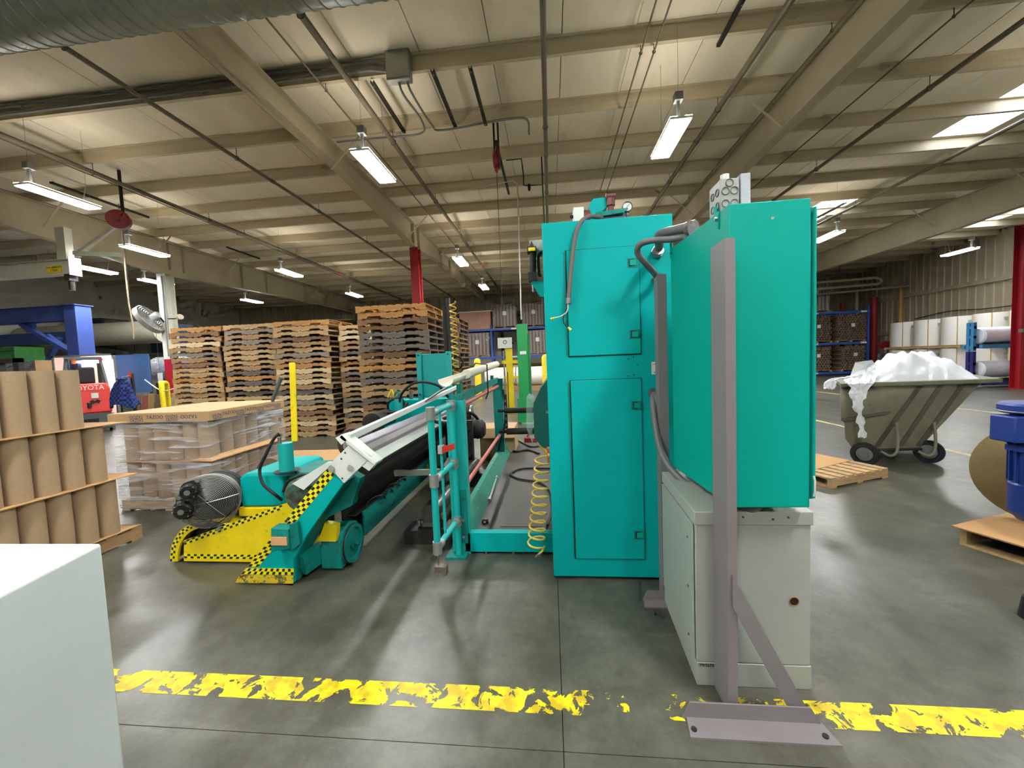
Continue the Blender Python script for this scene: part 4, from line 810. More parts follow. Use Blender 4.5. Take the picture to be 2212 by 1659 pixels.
coil_hose('black hose looped on the platform deck beside the yellow coil', [PZ(1190, 1012, .135), PZ(1130, 1012, .135), PZ(1103, 1023, .135), PZ(1120, 1034, .135), PZ(1165, 1042, .135), PZ(1188, 1062, .135), PZ(1192, 1100, .135), PZ(1182, 1135, .135)], .012, BLACK)
coil_hose('dark hose lying across the far end of the deck', [PZ(1085, 960, .135), PZ(1110, 975, .135), PZ(1140, 972, .135), PZ(1165, 980, .135)], .016, BLACK)
coil_hose('dark cable snaking over the far deck below the shield', [PZ(1100, 945, .135), PZ(1125, 955, .135), PZ(1150, 965, .135), PZ(1175, 960, .135)], .014, DARK)
coil_hose('tan cord lying near the red tool box on the deck', [PZ(1088, 948, .135), PZ(1112, 944, .135), PZ(1130, 956, .135)], .010, CARD)
t = thing('pipe_coupling', 'small dirty pipe coupling lying on the front of the deck', 'fitting', PZ(1048, 1130, .12)); q = PZ(1048, 1130, .12)
part('body', MB().cyl(q+Vector((-.03, 0, .018)), q+Vector((.03, .01, .018)), .018, n=10), DARK, t); part('wing', MB().bar(q+Vector((0, -.03, .012)), q+Vector((.0, .04, .02)), .02, .014), STEEL, t)
t = thing('cardboard_box', 'open cardboard box with papers under the far roll stand', 'box', (-.95, 6.3, 0)); q = (-1.45, 6.15)
part('carton', MB().box(-1.2, -.62, 6.2, 6.8, 0, .52), CARD, t); part('flap', MB().prism([(-1.2, 6.2, .52), (-.62, 6.2, .52), (-.6, 6.1, .38), (-1.22, 6.1, .38)], (0, -.005, 0)), CARD, t)
t = thing('red_tool', 'red plastic tool case on the floor beyond the platform', 'tool case', (-.33, 7.3, 0)); q = PZ(1108, 950, .0)
part('case', MB().box(-.55, -.3, 7.3, 7.5, 0, .13), mat('dark_red_plastic', '8E2A2C', .4), t, bevel=.015); part('handle', MB().tube([(-.5, 7.4, .13), (-.48, 7.4, .17), (-.37, 7.4, .17), (-.35, 7.4, .13)], .012, 6), BLACK, t)
# ================================================================ pallets
WOODS = [mat('wood_'+n, c, .75, var=.28, scale=3.0, stretch=(1.2, 9, 9), bump=.1, rnd=.12, dirt=(2.2, .66, d, .15)) for n, c, d in (('pine', 'B29468', '7A5D3A'), ('tan', '9C7C56', '644A2E'), ('orange', 'AE7F48', '785028'), ('grey', '847868', '544B40'),
         ('brown', '7C5F42', '463423'), ('pale', 'C9B58C', '9A8258'), ('weathered', '6B6258', '463F38'))]
WN = ['pine', 'tan', 'orange', 'grey', 'brown', 'pale', 'weathered']
PL, PD, PH = 1.37, 1.12, .126        # stacked pallets: length, depth, pitch
def stringer_mb(L, h=.092, t=.036):
    n = .115*L/1.2; c_ = .26*L
    pr = [(-L/2, 0), (-c_-n-.015, 0), (-c_-n+.01, .036), (-c_+n-.01, .036), (-c_+n+.015, 0), (c_-n-.015, 0), (c_-n+.01, .036), (c_+n-.01, .036), (c_+n+.015, 0), (L/2, 0), (L/2, h), (-L/2, h)]
    # concave outline: triangulated as three blocks plus bridges
    mb = MB()
    def blk(x0, x1, z0, z1): mb.box(x0, x1, -t/2, t/2, z0, z1)
    def poly(pts): mb.prism([(x, -t/2, z) for x, z in pts], (0, t, 0))
    poly([pr[0], pr[1], pr[2], (pr[2][0], h), (-L/2, h)]); poly([pr[2], pr[3], (pr[3][0], h), (pr[2][0], h)]); poly([pr[3], pr[4], pr[5], pr[6], (pr[6][0], h), (pr[3][0], h)])
    poly([pr[6], pr[7], (pr[7][0], h), (pr[6][0], h)]); poly([pr[7], pr[8], pr[9], (L/2, h), (pr[7][0], h)])
    bm_v = mb.v; return mb
SM = stringer_mb(PL).mesh('stringer', smooth=0); SM.materials.append(WOODS[0])
def boards_mb(L, D, xs, w, t):
    mb = MB(); r_ = random.Random(len(xs))
    for x in xs: mb.box(x-w/2, x+w/2, -D/2, D/2, 0, t)
    return mb
TBM = boards_mb(PL, PD, [-PL/2+.05+k*(PL-.1)/8 for k in range(9)], .10, .016).mesh('top_boards', smooth=0); TBM.materials.append(WOODS[0])
BBM = boards_mb(PL, PD, [-PL/2+.05, -.28*PL*.22, .0, .28*PL*.22, PL/2-.05] if False else [-PL/2+.05, -.07, .07, PL/2-.05], .10, .016).mesh('bottom_boards', smooth=0); BBM.materials.append(WOODS[0])
def stack_pallet(x, y, z, rot, m, label, group):
    t = thing('wooden_pallet', label, 'pallet', (x, y, z), group); t.rotation_euler = (0, 0, rot)
    for dy in (-PD/2+.018, 0, PD/2-.018): share('stringer', SM, t, (0, dy, .016), m=m)
    o = share('top_boards', TBM, t, (0, 0, .108), m=m); o['kind'] = 'stuff'
    o = share('bottom_boards', BBM, t, m=m); o['kind'] = 'stuff'
    return t
rp = random.Random(11)
def stack(xc, yf, n, name, rot=0., pal=None, lean=0.):
    for k in range(n):
        wi = rp.choice(pal or [0, 0, 1, 1, 2, 3, 4, 5, 6, 0]); fromtop = n-1-k
        d = {0: 'light pine', 1: 'tan', 2: 'orange tinted', 3: 'greyish', 4: 'brown', 5: 'pale', 6: 'weathered grey'}[wi]
        pos = 'topmost' if fromtop == 0 else ('bottom' if k == 0 else ORD[fromtop]+' from the top')
        stack_pallet(xc+rp.uniform(-.025, .025)+lean*(k/n), yf+PD/2+rp.uniform(-.03, .03), k*PH, rot+rp.uniform(-.014, .014), WOODS[wi],
                     '%s wooden pallet, %s of the %s' % (d, pos, name), 'pallets in the '+name)
stack(-8.75, 8.75, 22, 'leftmost stack')
stack(-7.26, 8.72, 22, 'second stack')
stack(-5.83, 8.6, 22, 'third stack')
stack(-4.42, 8.95, 21, 'half hidden fourth stack')
stack(-2.96, 7.1, 22, 'nearest stack', pal=[1, 4, 4, 2, 3, 1, 0, 3, 6])
stack(-2.98, 8.42, 22, 'stack behind the nearest', pal=[0, 1, 4, 3])
stack(-2.98, 9.75, 22, 'rearmost stack', pal=[0, 1, 4, 3])

def near_pallet(name, label, cx, cy, rot, L, D, m, blocks=True, h=.135, group=None):
    """a pallet near enough to show every board; stringers along local x"""
    t = thing(name, label, 'pallet', (cx, cy, 0), group); t.rotation_euler = (0, 0, rot)
    def pc(nm, x0, x1, y0, y1, z0, z1):
        me = MB().box(x0, x1, y0, y1, z0, z1).mesh(nm, smooth=0); me.materials.append(m); o = share(nm, me, t)
        return o
    for yy in (-D/2, -.02, D/2-.04): pc('stringer', -L/2, L/2, yy, yy+.04, .018, h-.018)
    k = 7
    for i in range(k): x = -L/2 + i*(L-.10)/(k-1); pc('deck_board', x, x+.10, -D/2, D/2, h-.018, h)
    for i in range(3): x = -L/2 + i*(L-.10)/2; pc('bottom_board', x, x+.10, -D/2, D/2, 0, .018)
    return t

# ================================================================ left load of cardboard tubes
near_pallet('wooden_pallet', 'wooden pallet under the tall load of cardboard tubes at left', -4.68, 2.66, math.pi/2, 1.38, 1.16, WOODS[1])
TR, TH = .084, .505
TUBE = MB().pipe_open((0, 0, 0), (0, 0, TH), TR, TR-.008, 28).mesh('tube'); TUBE.materials.append(CARDT)
def put_tube(x, y, z, me, label, group):
    o = bpy.data.objects.new('cardboard_tube', me); COL.objects.link(o); o.location = (x, y, z); o.rotation_euler = (0, 0, random.uniform(0, 6)); tag(o, label, 'tube', group)
lay = [('bottom layer', .145, 3.125), ('middle layer', .660, 3.065), ('top layer', 1.176, 2.925)]
for nm, z, yend in lay:
    for k in range(6 if nm != 'top layer' else 6):
        put_tube(-4.1-TR, yend-k*.172, z, TUBE, 'cardboard tube of the left load, %s, %s from the far end' % (nm, ORD[k]), 'tubes of the left load')
        for row, dx in (('second', .17), ('third', .34), ('fourth', .51)): put_tube(-4.1-TR-dx, yend-k*.172, z, TUBE, 'cardboard tube of the left load, %s row inward, %s, %s from the far end' % (row, nm, ORD[k]), 'tubes of the left load')
SHEET = mat('cardboard_sheet', 'BE9563', .8, var=.08, scale=4)
for nm, z, dx in (('lower', .651, 0), ('upper', 1.167, 0)):
    single('cardboard_sheet', MB().box(-5.25, -4.07, 1.95, 3.34-(.05 if nm == 'upper' else 0), z, z+.008), SHEET, '%s cardboard divider sheet between layers of the left tube load' % nm, 'cardboard sheet', (-4.6, 2.6, z))
single('cardboard_sheet', MB().box(-5.25, -4.09, 1.97, 3.3, .1355, .1435), SHEET, 'cardboard sheet on the pallet under the left tube load', 'cardboard sheet', (-4.6, 2.6, .1355))

# ================================================================ stretch-wrapped tube load
near_pallet('wooden_pallet', 'pale wooden pallet under the stretch wrapped tube load', -4.56, 4.68, 0, 1.24, 1.28, WOODS[5], h=.13)
wr2, wh2 = .097, .435
TUBE2 = MB().pipe_open((0, 0, 0), (0, 0, wh2), wr2, wr2-.008, 28).mesh('tube'); TUBE2.materials.append(CARDT)
xs_ = [-5.065, -4.870, -4.675, -4.480, -4.285, -4.09]
for nm, z in (('lower', .14), ('upper', .60)):
    for i, x in enumerate(xs_): put_tube(x, 4.06+wr2+.01, z, TUBE2, 'cardboard tube under film, %s from the left in the %s front row' % (ORD[i], nm), 'tubes of the wrapped load')
    for i in range(5): put_tube(-4.09, 4.06+wr2+.01+.205*(i+1), z, TUBE2, 'cardboard tube under film, %s behind the front corner, %s side row' % (ORD[i], nm), 'tubes of the wrapped load')
single('cardboard_sheet', MB().box(-5.18, -3.97, 4.05, 5.32, .582, .592), SHEET, 'crumpled cardboard sheet between the wrapped tube layers', 'cardboard sheet', (-4.6, 4.6, .582))
single('cardboard_sheet', MB().prism([(-4.2, 4.0, .60), (-3.93, 4.02, .585), (-3.92, 5.1, .60), (-3.96, 5.1, .64), (-3.99, 4.2, .63)], (.0, .0, .01)), SHEET, 'torn cardboard flap sticking out of the wrapped load', 'cardboard flap', (-4.0, 4.1, .6))
t = thing('cardboard_tray_lid', 'cardboard tray lid printed with blue lettering on the wrapped load', 'lid', (-4.57, 4.7, 1.06))
LIDM = mat('lid_cardboard', 'B9986C', .75, var=.06, scale=5)
part('top', MB().prism([(-5.24, 4.03, 1.165), (-3.92, 4.03, 1.165), (-3.99, 5.36, 1.165), (-5.24, 5.36, 1.165)], (0, 0, .008)), mat('lid_top_cardboard', 'C9A878', .75, var=.06), t)
part('front_flap', MB().box(-5.24, -3.92, 4.024, 4.03, 1.062, 1.165), LIDM, t); part('side_flap', MB().prism([(-3.92, 4.03, 1.062), (-3.99, 5.36, 1.062), (-3.99, 5.36, 1.165), (-3.92, 4.03, 1.165)], (.006, 0, 0)), LIDM, t)
part('back_flap', MB().box(-5.24, -3.99, 5.36, 5.366, 1.062, 1.165), LIDM, t); part('left_flap', MB().box(-5.246, -5.24, 4.03, 5.36, 1.062, 1.165), LIDM, t)
BLUEP = mat('blue_print', '3C4462', .7)
for i, (x, s_, rot_) in enumerate(((-4.86, .05, -1), (-4.62, .062, 1), (-4.40, .045, -1), (-4.18, .06, -1))):
    part('print', place_text('TAZOO', s_, (x, 4.024, 1.12 if i % 2 else 1.13), (rot_, 0, 0), (0, 0, rot_)), BLUEP, t)
    if i in (0, 2):
        part('print', place_text('TAZOO', s_, (x, 4.024, 1.085), (1, 0, 0), (0, 0, 1)), BLUEP, t); part('print_bar', MB().box(x-.07, x+.07, 4.0232, 4.024, 1.105, 1.108), BLUEP, t)
sd = Vector((-.07, 1.33, 0)).normalized()
for i in range(7):
    o_ = Vector((-3.914, 4.03, 1.118)) + sd*(.1+i*.18); rot_ = 1 if i % 2 else -1
    part('print', place_text('TAZOO', .058 if i % 2 else .044, o_, sd*rot_, (0, 0, rot_)), BLUEP, t)
    if i % 2 == 0: part('print', place_text('TAZOO', .04, o_+Vector((0, 0, -.036)), sd, (0, 0, 1)), BLUEP, t)
# stretch film: a thin shell round the load with drawn-out wrinkles
def film_material(name, base_a, scale, st, top_a=.75):
    m = bpy.data.materials.new(name); m.use_nodes = True; nt = m.node_tree; N = nt.nodes; L = nt.links; b = N['Principled BSDF']
    b.inputs['Base Color'].default_value = (.85, .87, .9, 1); b.inputs['Roughness'].default_value = .16; b.inputs['Specular IOR Level'].default_value = .8
    tc = N.new('ShaderNodeTexCoord'); mp = N.new('ShaderNodeMapping'); mp.inputs['Scale'].default_value = st; L.new(tc.outputs['Object'], mp.inputs[0])
    n = N.new('ShaderNodeTexNoise'); n.inputs['Scale'].default_value = scale; n.inputs['Detail'].default_value = 7; n.inputs['Distortion'].default_value = 1.0; L.new(mp.outputs[0], n.inputs['Vector'])
    mr = N.new('ShaderNodeMapRange'); mr.inputs['From Min'].default_value = .46; mr.inputs['From Max'].default_value = .72; mr.inputs['To Min'].default_value = base_a; mr.inputs['To Max'].default_value = top_a; L.new(n.outputs['Fac'], mr.inputs['Value']); L.new(mr.outputs[0], b.inputs['Alpha'])
    bp = N.new('ShaderNodeBump'); bp.inputs['Strength'].default_value = .9; bp.inputs['Distance'].default_value = .03; L.new(n.outputs['Fac'], bp.inputs['Height']); L.new(bp.outputs[0], b.inputs['Normal'])
    return m
FILM = film_material('stretch_film', .09, 2.2, (.7, .7, 7))
mb = MB(); rf_ = random.Random(5)
ring = [(-5.20, 4.035), (-4.6, 4.03), (-3.955, 4.035), (-3.96, 4.6), (-3.985, 5.33), (-5.20, 5.33)]
zs = [.03, .12, .2, .3, .45, .6, .75, .9, 1.02, 1.10]
vs = []
for z in zs:
    for (x, y) in ring: vs.append((x+rf_.uniform(-.008, .008), y+rf_.uniform(-.012, .004), z))
nr = len(ring)
mb.add(vs, [(i*nr+k, i*nr+(k+1) % nr, (i+1)*nr+(k+1) % nr, (i+1)*nr+k) for i in range(len(zs)-1) for k in range(nr)])
single('stretch_film', mb, FILM, 'clear stretch film wrapped around the tube load', 'film', (-4.57, 4.7, .03))

# low pallet with board behind the yellow post
t = near_pallet('wooden_pallet', 'low wooden pallet behind the yellow post', -4.0, 5.98, .03, 1.1, .98, WOODS[1])
single('cardboard_sheet', MB().prism([(-4.7, 5.47, .137), (-3.5, 5.43, .137), (-3.42, 6.52, .137), (-4.68, 6.5, .137)], (0, 0, .01)), SHEET, 'cardboard sheet lying on the low pallet behind the yellow post', 'cardboard sheet', (-4.0, 5.9, .137))

# ================================================================ right side: small pallet, reel pallet, tilt truck
ang = math.atan2(.38, .87)
t = near_pallet('wooden_pallet', 'small pale wooden pallet behind the electrical box', 3.42, 5.30, ang, 1.0, .95, WOODS[0], h=.12)
def rsheet(cx, cy, rot, L, D, z, h, label, m=SHEET, name='cardboard_sheet'):
    o = single(name, MB().box(-L/2, L/2, -D/2, D/2, 0, h), m, label, 'cardboard sheet'); o.location = (cx, cy, z); o.rotation_euler = (0, 0, rot); return o
rsheet(3.36, 5.45, ang+.1, .9, .6, .1205, .006, 'tan cardboard sheet on the small pallet behind the electrical box')
for k in range(3): rsheet(3.05+.03*k, 5.5, ang+.15*k, .8, .3, .127+k*.021, .018, 'loose pale board on the small pallet, %s of three' % ('lowest', 'middle', 'uppermost')[k], WOODS[5], 'loose_board')
ang2 = math.atan2(-.276, .156)
ux, uy = Vector((.93, .36, 0)), Vector((.36, -.93, 0)); c0 = Vector((3.21, 3.33, 0)); ctr = c0 + ux*.55 + uy*.55
t = near_pallet('wooden_pallet', 'wooden pallet at the right edge under the blue motor', ctr.x, ctr.y, math.atan2(ux.y, ux.x), 1.1, 1.1, WOODS[0], h=.14)
rsheet(ctr.x, ctr.y, math.atan2(ux.y, ux.x), 1.18, 1.16, .1405, .008, 'cardboard sheet covering the pallet at the right edge')
t = thing('reel_motor', 'blue electric motor on a large brown fibre disc at the right edge', 'motor', (3.8, 3.3, .15))
dn = Vector((-.75, -.65, 0)).normalized(); dr = .40; dc = P(2262, 1070, 3.35); dc.z = .15+dr
part('fibre_disc', MB().cyl(dc, dc-dn*.05, dr, n=48), mat('brown_fibre', '8E7A52', .85, var=.1, scale=40), t)
MBL = mat('motor_blue', '18347E', .4, var=.12); mc = P(2238, 1000, 3.05)
part('motor_body', MB().lathe((mc.x, mc.y, mc.z), (0, 0, 1), [(-.42, 0), (-.42, .08), (-.36, .125), (-.16, .125), (-.15, .115), (.36, .115), (.36, 0)], 28), MBL, t)
for k in range(16):
    a = k*2*math.pi/16; cx_, cy_ = math.cos(a), math.sin(a); part('motor_fin', MB().bar((mc.x+cx_*.12, mc.y+cy_*.12, mc.z-.14), (mc.x+cx_*.12, mc.y+cy_*.12, mc.z+.34), .008, .02, (cx_, cy_, 0)), MBL, t)
part('flange', MB().bar((mc.x, mc.y, mc.z-.25), (dc.x, dc.y, mc.z-.25), .18, .18), MBL, t)
part('motor_cap', MB().lathe((mc.x, mc.y, mc.z+.36), (0, 0, 1), [(0, .0), (0, .175), (.012, .185), (.055, .185), (.07, .17), (.08, .1), (.08, 0)], 32), MBL, t)
part('cap_rim', MB().torus((mc.x, mc.y, mc.z+.372), (0, 0, 1), .185, .005, 32, 6), STEEL, t)
part('terminal_box', MB().box(mc.x-.225, mc.x-.11, mc.y-.08, mc.y+.08, mc.z+.16, mc.z+.345), MBL, t, bevel=.01); part('nameplate', MB().box(mc.x-.15, mc.x-.11, mc.y-.05, mc.y+.05, mc.z+.09, mc.z+.13), MBL, t)
q = PZ(2212, 1336); single('floor_stop', MB().cyl((q.x+.05, q.y, 0), (q.x+.05, q.y, .12), .06, .045, 16), BLACK, 'small black rubber floor stop at the right edge', 'floor stop', (q.x+.05, q.y, 0))

# tilt truck -------------------------------------------------------
t = thing('tilt_truck', 'dirty olive grey plastic tilt truck full of clear film', 'cart', (4.7, 6.1, 0))
OLV = mat('olive_plastic', '6B6A55', .6, var=.2, scale=4, dirt=(3.5, .55, '48473A', .2))
SHX = .78
def hull(prof, ya, yb, inset):
    n = len(prof); cx = sum(p[0] for p in prof)/n
    zt = max(p[1] for p in prof)
    a = [Vector((x, ya+inset*(zt-z), z)) for x, z in prof]; b = [Vector((x+SHX, yb-inset*(zt-z), z)) for x, z in prof]
    mb = MB(); mb.add(a+b, [tuple(range(n)), tuple(range(2*n-1, n-1, -1))] + [((i+1) % n, i, n+i, n+(i+1) % n) for i in range(n) if prof[i][1] < zt-.001 or prof[(i+1) % n][1] < zt-.001]); return mb
prof = [(3.92, 1.10), (3.97, .62), (4.02, .58), (4.05, .36), (4.14, .24), (4.28, .20), (5.0, .20), (5.62, 1.10)]
part('body', hull(prof, 5.62, 6.75, .14), OLV, t, solid=.02)
ro = [(3.86, 5.55), (5.80, 5.55), (6.58, 6.82), (4.64, 6.82)]; ri = [(3.99, 5.67), (5.58, 5.67), (6.32, 6.70), (4.80, 6.70)]
mb = MB(); mb.add([(x, y, z) for z in (1.08, 1.13) for q_ in (ro, ri) for x, y in q_], [f for i in range(4) for j in [(i+1) % 4] for f in ((8+i, 8+j, 12+j, 12+i), (i, 4+i, 4+j, j), (i, j, 8+j, 8+i), (4+i, 12+i, 12+j, 4+j))])
part('rim', mb, OLV, t, bevel=.012)
OD = mat('dark_olive_rib', '4E4D3E', .6, var=.2)
def yat(z): return 5.62+.14*(1.10-z)
for (xa, xb) in ((4.85, 4.42), (5.1, 4.72), (5.36, 4.95)): part('side_rib', MB().prism([(xa, yat(1.05)-.015, 1.06), (xa+.07, yat(1.05)-.015, 1.06), (xb+.07, yat(.24)-.015, .23), (xb, yat(.24)-.015, .23)], (0, .02, 0)), OD, t)
part('side_ledge', MB().prism([(3.97, yat(.62)-.03, .60), (4.55, yat(.7)-.03, .70), (4.55, yat(.7)-.03, .73), (3.97, yat(.62)-.03, .64)], (0, .04, 0)), OD, t)
ax = Vector((-.80, -.60, 0)).normalized()
for (px, py) in ((1868, 976), (2006, 976)):
    q = PZ(px, py, .14); q.y = 5.62 if px < 1900 else 5.7; q = P(px, py, q.y); q.z = .155
    wl = part('wheel', MB().lathe(q-ax*.03, ax, [(0, 0), (0, .12), (.0, .15), (.012, .155), (.05, .155), (.062, .15), (.062, .10), (.045, .095), (.045, .03), (.07, .03), (.07, 0)], 28), BLACK, t)
    part('wheel_hub', MB().lathe(q+ax*.012, ax, [(.0, .095), (.008, .09), (.01, .05), (.03, .045), (.03, 0)], 20), GREYC, wl)
part('axle', MB().cyl(P(1885, 972, 5.62), P(1990, 970, 5.7), .018, n=10), DARK, t)
for (px) in (1937, 2018): part('strut', MB().tube(smooth_path([P(px, 912, 5.62), P(px+3, 950, 5.58), P(px, 975, 5.55), P(px-14, 985, 5.55), P(px-35, 975, 5.6)]), .018, 8), OLV, t)
part('caster', MB().cyl((5.2, 6.45, .1), (5.26, 6.45, .1), .1, n=16).box(5.18, 5.28, 6.4, 6.5, .1, .22), BLACK, t)
# heap of film: crumpled sheets
from mathutils import noise as mnoise
PLAS = mat('clear_film_heap', 'E9EDF2', .18, var=.04, scale=6, spec=.8, bump=.35)
def heap(x0, x1, y0, y1, z0, hgt, n, m_, seed):
    mb = MB(); vs = []
    for j in range(m_+1):
        for i in range(n+1):
            u, v = i/n, j/m_; x, y = x0+(x1-x0)*u, y0+(y1-y0)*v
            env = max(0, math.sin(math.pi*min(1, max(0, u)))**.5)*max(0, min(1, v*7))**.6*max(0, min(1, (1-v)*4+.1))
            nz = mnoise.noise(Vector((x*2.3+seed, y*2.3, 0)))*.14 + abs(mnoise.noise(Vector((x*6+seed, y*6, 3))))*.12 + mnoise.noise(Vector((x*15, y*15, seed)))*.03
            vs.append((x+SHX*v+.03*mnoise.noise(Vector((x*9, y*9, 7))), y, z0 + env*(hgt(u)+nz)))
    mb.add(vs, [(j*(n+1)+i, j*(n+1)+i+1, (j+1)*(n+1)+i+1, (j+1)*(n+1)+i) for j in range(m_) for i in range(n)]); return mb
t2 = thing('film_heap', 'heap of crumpled clear plastic film piled in the tilt truck', 'plastic film', (4.6, 6.1, 1.08))
part('film_fill', heap(3.90, 5.72, 5.60, 6.74, 1.095, lambda u: .03, 40, 24, 5.0), PLAS, t2, smooth=60)
part('heap', heap(3.92, 5.66, 5.62, 6.72, 1.10, lambda u: .10+.24*math.exp(-((u-.5)/.28)**2)+.13*math.exp(-((u-.8)/.14)**2), 90, 50, 2.0), PLAS, t2, smooth=50)
def drape(pts, wds, seed):
    mb = MB(); vs = []; n = len(pts); K = 12
    for i, (p, w_) in enumerate(zip(pts, wds)):
        for k in range(K+1):
            u = (k/K-.5)*2; vs.append(p + Vector((u*w_/2+.02*mnoise.noise(Vector((i*.9, k*.8, seed))), -.05*abs(mnoise.noise(Vector((i*.7, k*1.3, seed+4))))-.02*(1-u*u), .03*mnoise.noise(Vector((k*1.1, i*.6, seed+9))))))
    mb.add(vs, [(i*(K+1)+k, i*(K+1)+k+1, (i+1)*(K+1)+k+1, (i+1)*(K+1)+k) for i in range(n-1) for k in range(K)]); return mb
dp = smooth_path([P(1880, 805, 5.9), P(1862, 822, 5.5), P(1853, 850, 5.5), P(1852, 880, 5.52), P(1858, 910, 5.56), P(1862, 945, 5.6)], 4)
part('hanging_tail', drape(dp, [.40-.32*min(1, i/(len(dp)*.62)) + .04*math.sin(i*1.7) for i in range(len(dp))], 3), PLAS, t2, smooth=0)
dp = smooth_path([P(1865, 812, 5.7), P(1825, 815, 5.6), P(1795, 822, 5.56), P(1790, 840, 5.56)], 4)
part('loose_end', drape(dp, [.14]*len(dp), 8), PLAS, t2, smooth=0)
CLS = mat('clear_sheet', 'DDE4E4', .1, var=.02, alpha=.38)
for (a_, b_, c_, d_) in (((1836, 814, 5.75), (1848, 783, 5.85), (1872, 790, 5.75), (1868, 815, 5.7)), ((1848, 783, 5.85), (1884, 778, 6.05), (1902, 800, 5.95), (1872, 790, 5.75)), ((1868, 815, 5.7), (1872, 790, 5.75), (1905, 802, 5.95), (1900, 818, 5.9))):
    part('stiff_sheet', MB().prism([P(*a_), P(*b_), P(*c_), P(*d_)], (0, .004, .002)), CLS, t2, smooth=0)
# ================================================================ overhead hoist, reels, drops
q = PZ(1073, 345, 5.98)
t = thing('spring_balancer', 'dark red tool balancer hanging from a roof strut with a long cable', 'balancer', (q.x, q.y, q.z-.3))
DRED = mat('dark_red_enamel', '7A1F26', .4, var=.12)
part('drum', MB().lathe((q.x-.07, q.y, q.z), (1, 0, 0), [(0, 0), (0, .17), (.03, .2), (.09, .2), (.12, .17), (.12, 0)], 28), DRED, t)
part('side_plate', MB().prism([(q.x+.055, q.y-.12, q.z-.18), (q.x+.055, q.y+.12, q.z-.18), (q.x+.055, q.y+.06, q.z+.32), (q.x+.055, q.y-.06, q.z+.32)], (.012, 0, 0)), DRED, t)
part('nose', MB().cyl((q.x-.01, q.y, q.z-.2), (q.x-.01, q.y, q.z-.27), .045, .02, 12), RED, t)
for dx in (-.04, .05): part('slotted_hanger', MB().box(q.x+dx-.018, q.x+dx+.018, q.y-.02, q.y+.02, q.z+.12, ZC-.01), STRUT, t)
part('cable', MB().tube([(q.x-.01, q.y, q.z-.27), (q.x-.01, q.y+.01, 2.9)], .006, 6), DARK, t)
q2 = PZ(1050, 272, 6.42); q3 = PZ(1105, 410, 6.42)
single('channel_strut', MB().box((q2.x+q3.x)/2-.03, (q2.x+q3.x)/2+.03, 8.7, 11.4, 6.44, 6.485), STRUT, 'long dark strut beside the red tool balancer', 'strut', (q.x, 8.7, 6.44))
t = thing('air_drop', 'dark air pipe drop with filter bowl and green hose above the teal cabinet', 'pipe', (-.4, 10.2, 4.6))
DP = lambda px, py: P(px, py, 9.75)
part('pipe', MB().tube([DP(1093, 346), DP(1126, 343), DP(1131, 380), DP(1131, 400), DP(1140, 401)], .018, 8), PIPED, t); part('pipe', MB().tube([DP(1140, 401), DP(1172, 399), Vector((DP(1170, 345).x, 9.75, ZC-.01))], .018, 8), PIPED, t)
q = DP(1143, 401); part('filter_bowl', MB().lathe((q.x, q.y, q.z+.03), (0, 0, -1), [(0, 0), (0, .035), (.10, .035), (.15, .025), (.16, 0)], 14), BLACK, t)
part('green_hose', MB().tube([DP(1172, 399), DP(1174, 440), DP(1177, 520)], .02, 8), mat('green_hose', '3F7A3A', .5), t)
t = thing('air_pole', 'thin white conduit dropping from the roof to the green post', 'conduit', (-.68, 9.9, 2.6)); part('pipe', MB().tube([PZ(1000, 412, 6.44), PZ(1108, 390, 6.44), P(1117, 398, 9.9), P(1119, 440, 9.9), P(1126, 690, 9.9)], .016, 8), CABLE, t); part('coupling', MB().cyl(P(1120, 470, 9.9), P(1120.6, 490, 9.9), .024, n=10), WHITE, t)
# hose reel and jib crane at left
q = PX(267, 477, -10.5)
t = thing('hose_reel', 'dark red hose reel hanging beside the left roof girder', 'hose reel', q)
part('drum', MB().lathe(q+Vector((-.1, 0, 0)), (.6, -.8, 0), [(0, 0), (0, .23), (.16, .23), (.16, .05), (.2, .05), (.2, 0)], 28), DRED, t); part('bracket', MB().box(q.x-.03, q.x+.03, q.y-.02, q.y+.02, q.z+.2, ZC-.01), STRUT, t); part('cord', MB().tube([q+Vector((-.05, 0, -.2)), q+Vector((-.04, 0, -1.9))], .008, 6), DARK, t)
CR = mat('crane_cream', 'C4C2AE', .5, var=.08)
t = thing('jib_crane', 'cream overhead crane beam with yellow capacity sign at left', 'crane', (-13.2, 9.3, 4.4))
part('beam', MB().box(-17.5, -12.62, 9.28, 9.3, 4.42, 4.80).box(-17.5, -12.62, 9.18, 9.4, 4.80, 4.815).box(-17.5, -12.62, 9.18, 9.4, 4.42, 4.435), CR, t)
part('end_plate', MB().box(-12.62, -12.60, 9.15, 9.43, 4.38, 4.86), CR, t); part('hanger_post', MB().box(-13.0, -12.72, 9.2, 9.38, 4.82, 5.65), CR, t)
part('cross_arm', MB().bar((-12.6, 9.3, 4.98), (-11.3, 9.35, 4.86), .09, .10), mat('pale_green_paint', 'B4C4A6', .5), t); part('brace', MB().bar((-12.55, 9.3, 4.95), (-10.8, 9.1, 5.62), .07, .07), CR, t)
sg = part('capacity_sign', MB().box(-13.46, -13.0, 9.265, 9.275, 4.50, 4.69), mat('sign_yellow', 'DCC51A', .5), t, label='yellow load capacity sign'); part('sign_print', place_text('MAX. CAPACITY', .065, (-13.23, 9.265, 4.635), (1, 0, 0), (0, 0, 1)), BLACK, sg); part('sign_print', place_text('1 TON', .075, (-13.23, 9.265, 4.55), (1, 0, 0), (0, 0, 1)), BLACK, sg)
part('trolley', MB().box(-12.85, -12.7, 9.2, 9.4, 4.25, 4.42).cyl((-12.78, 9.3, 4.0), (-12.78, 9.3, 4.25), .06, n=10), DARK, t)
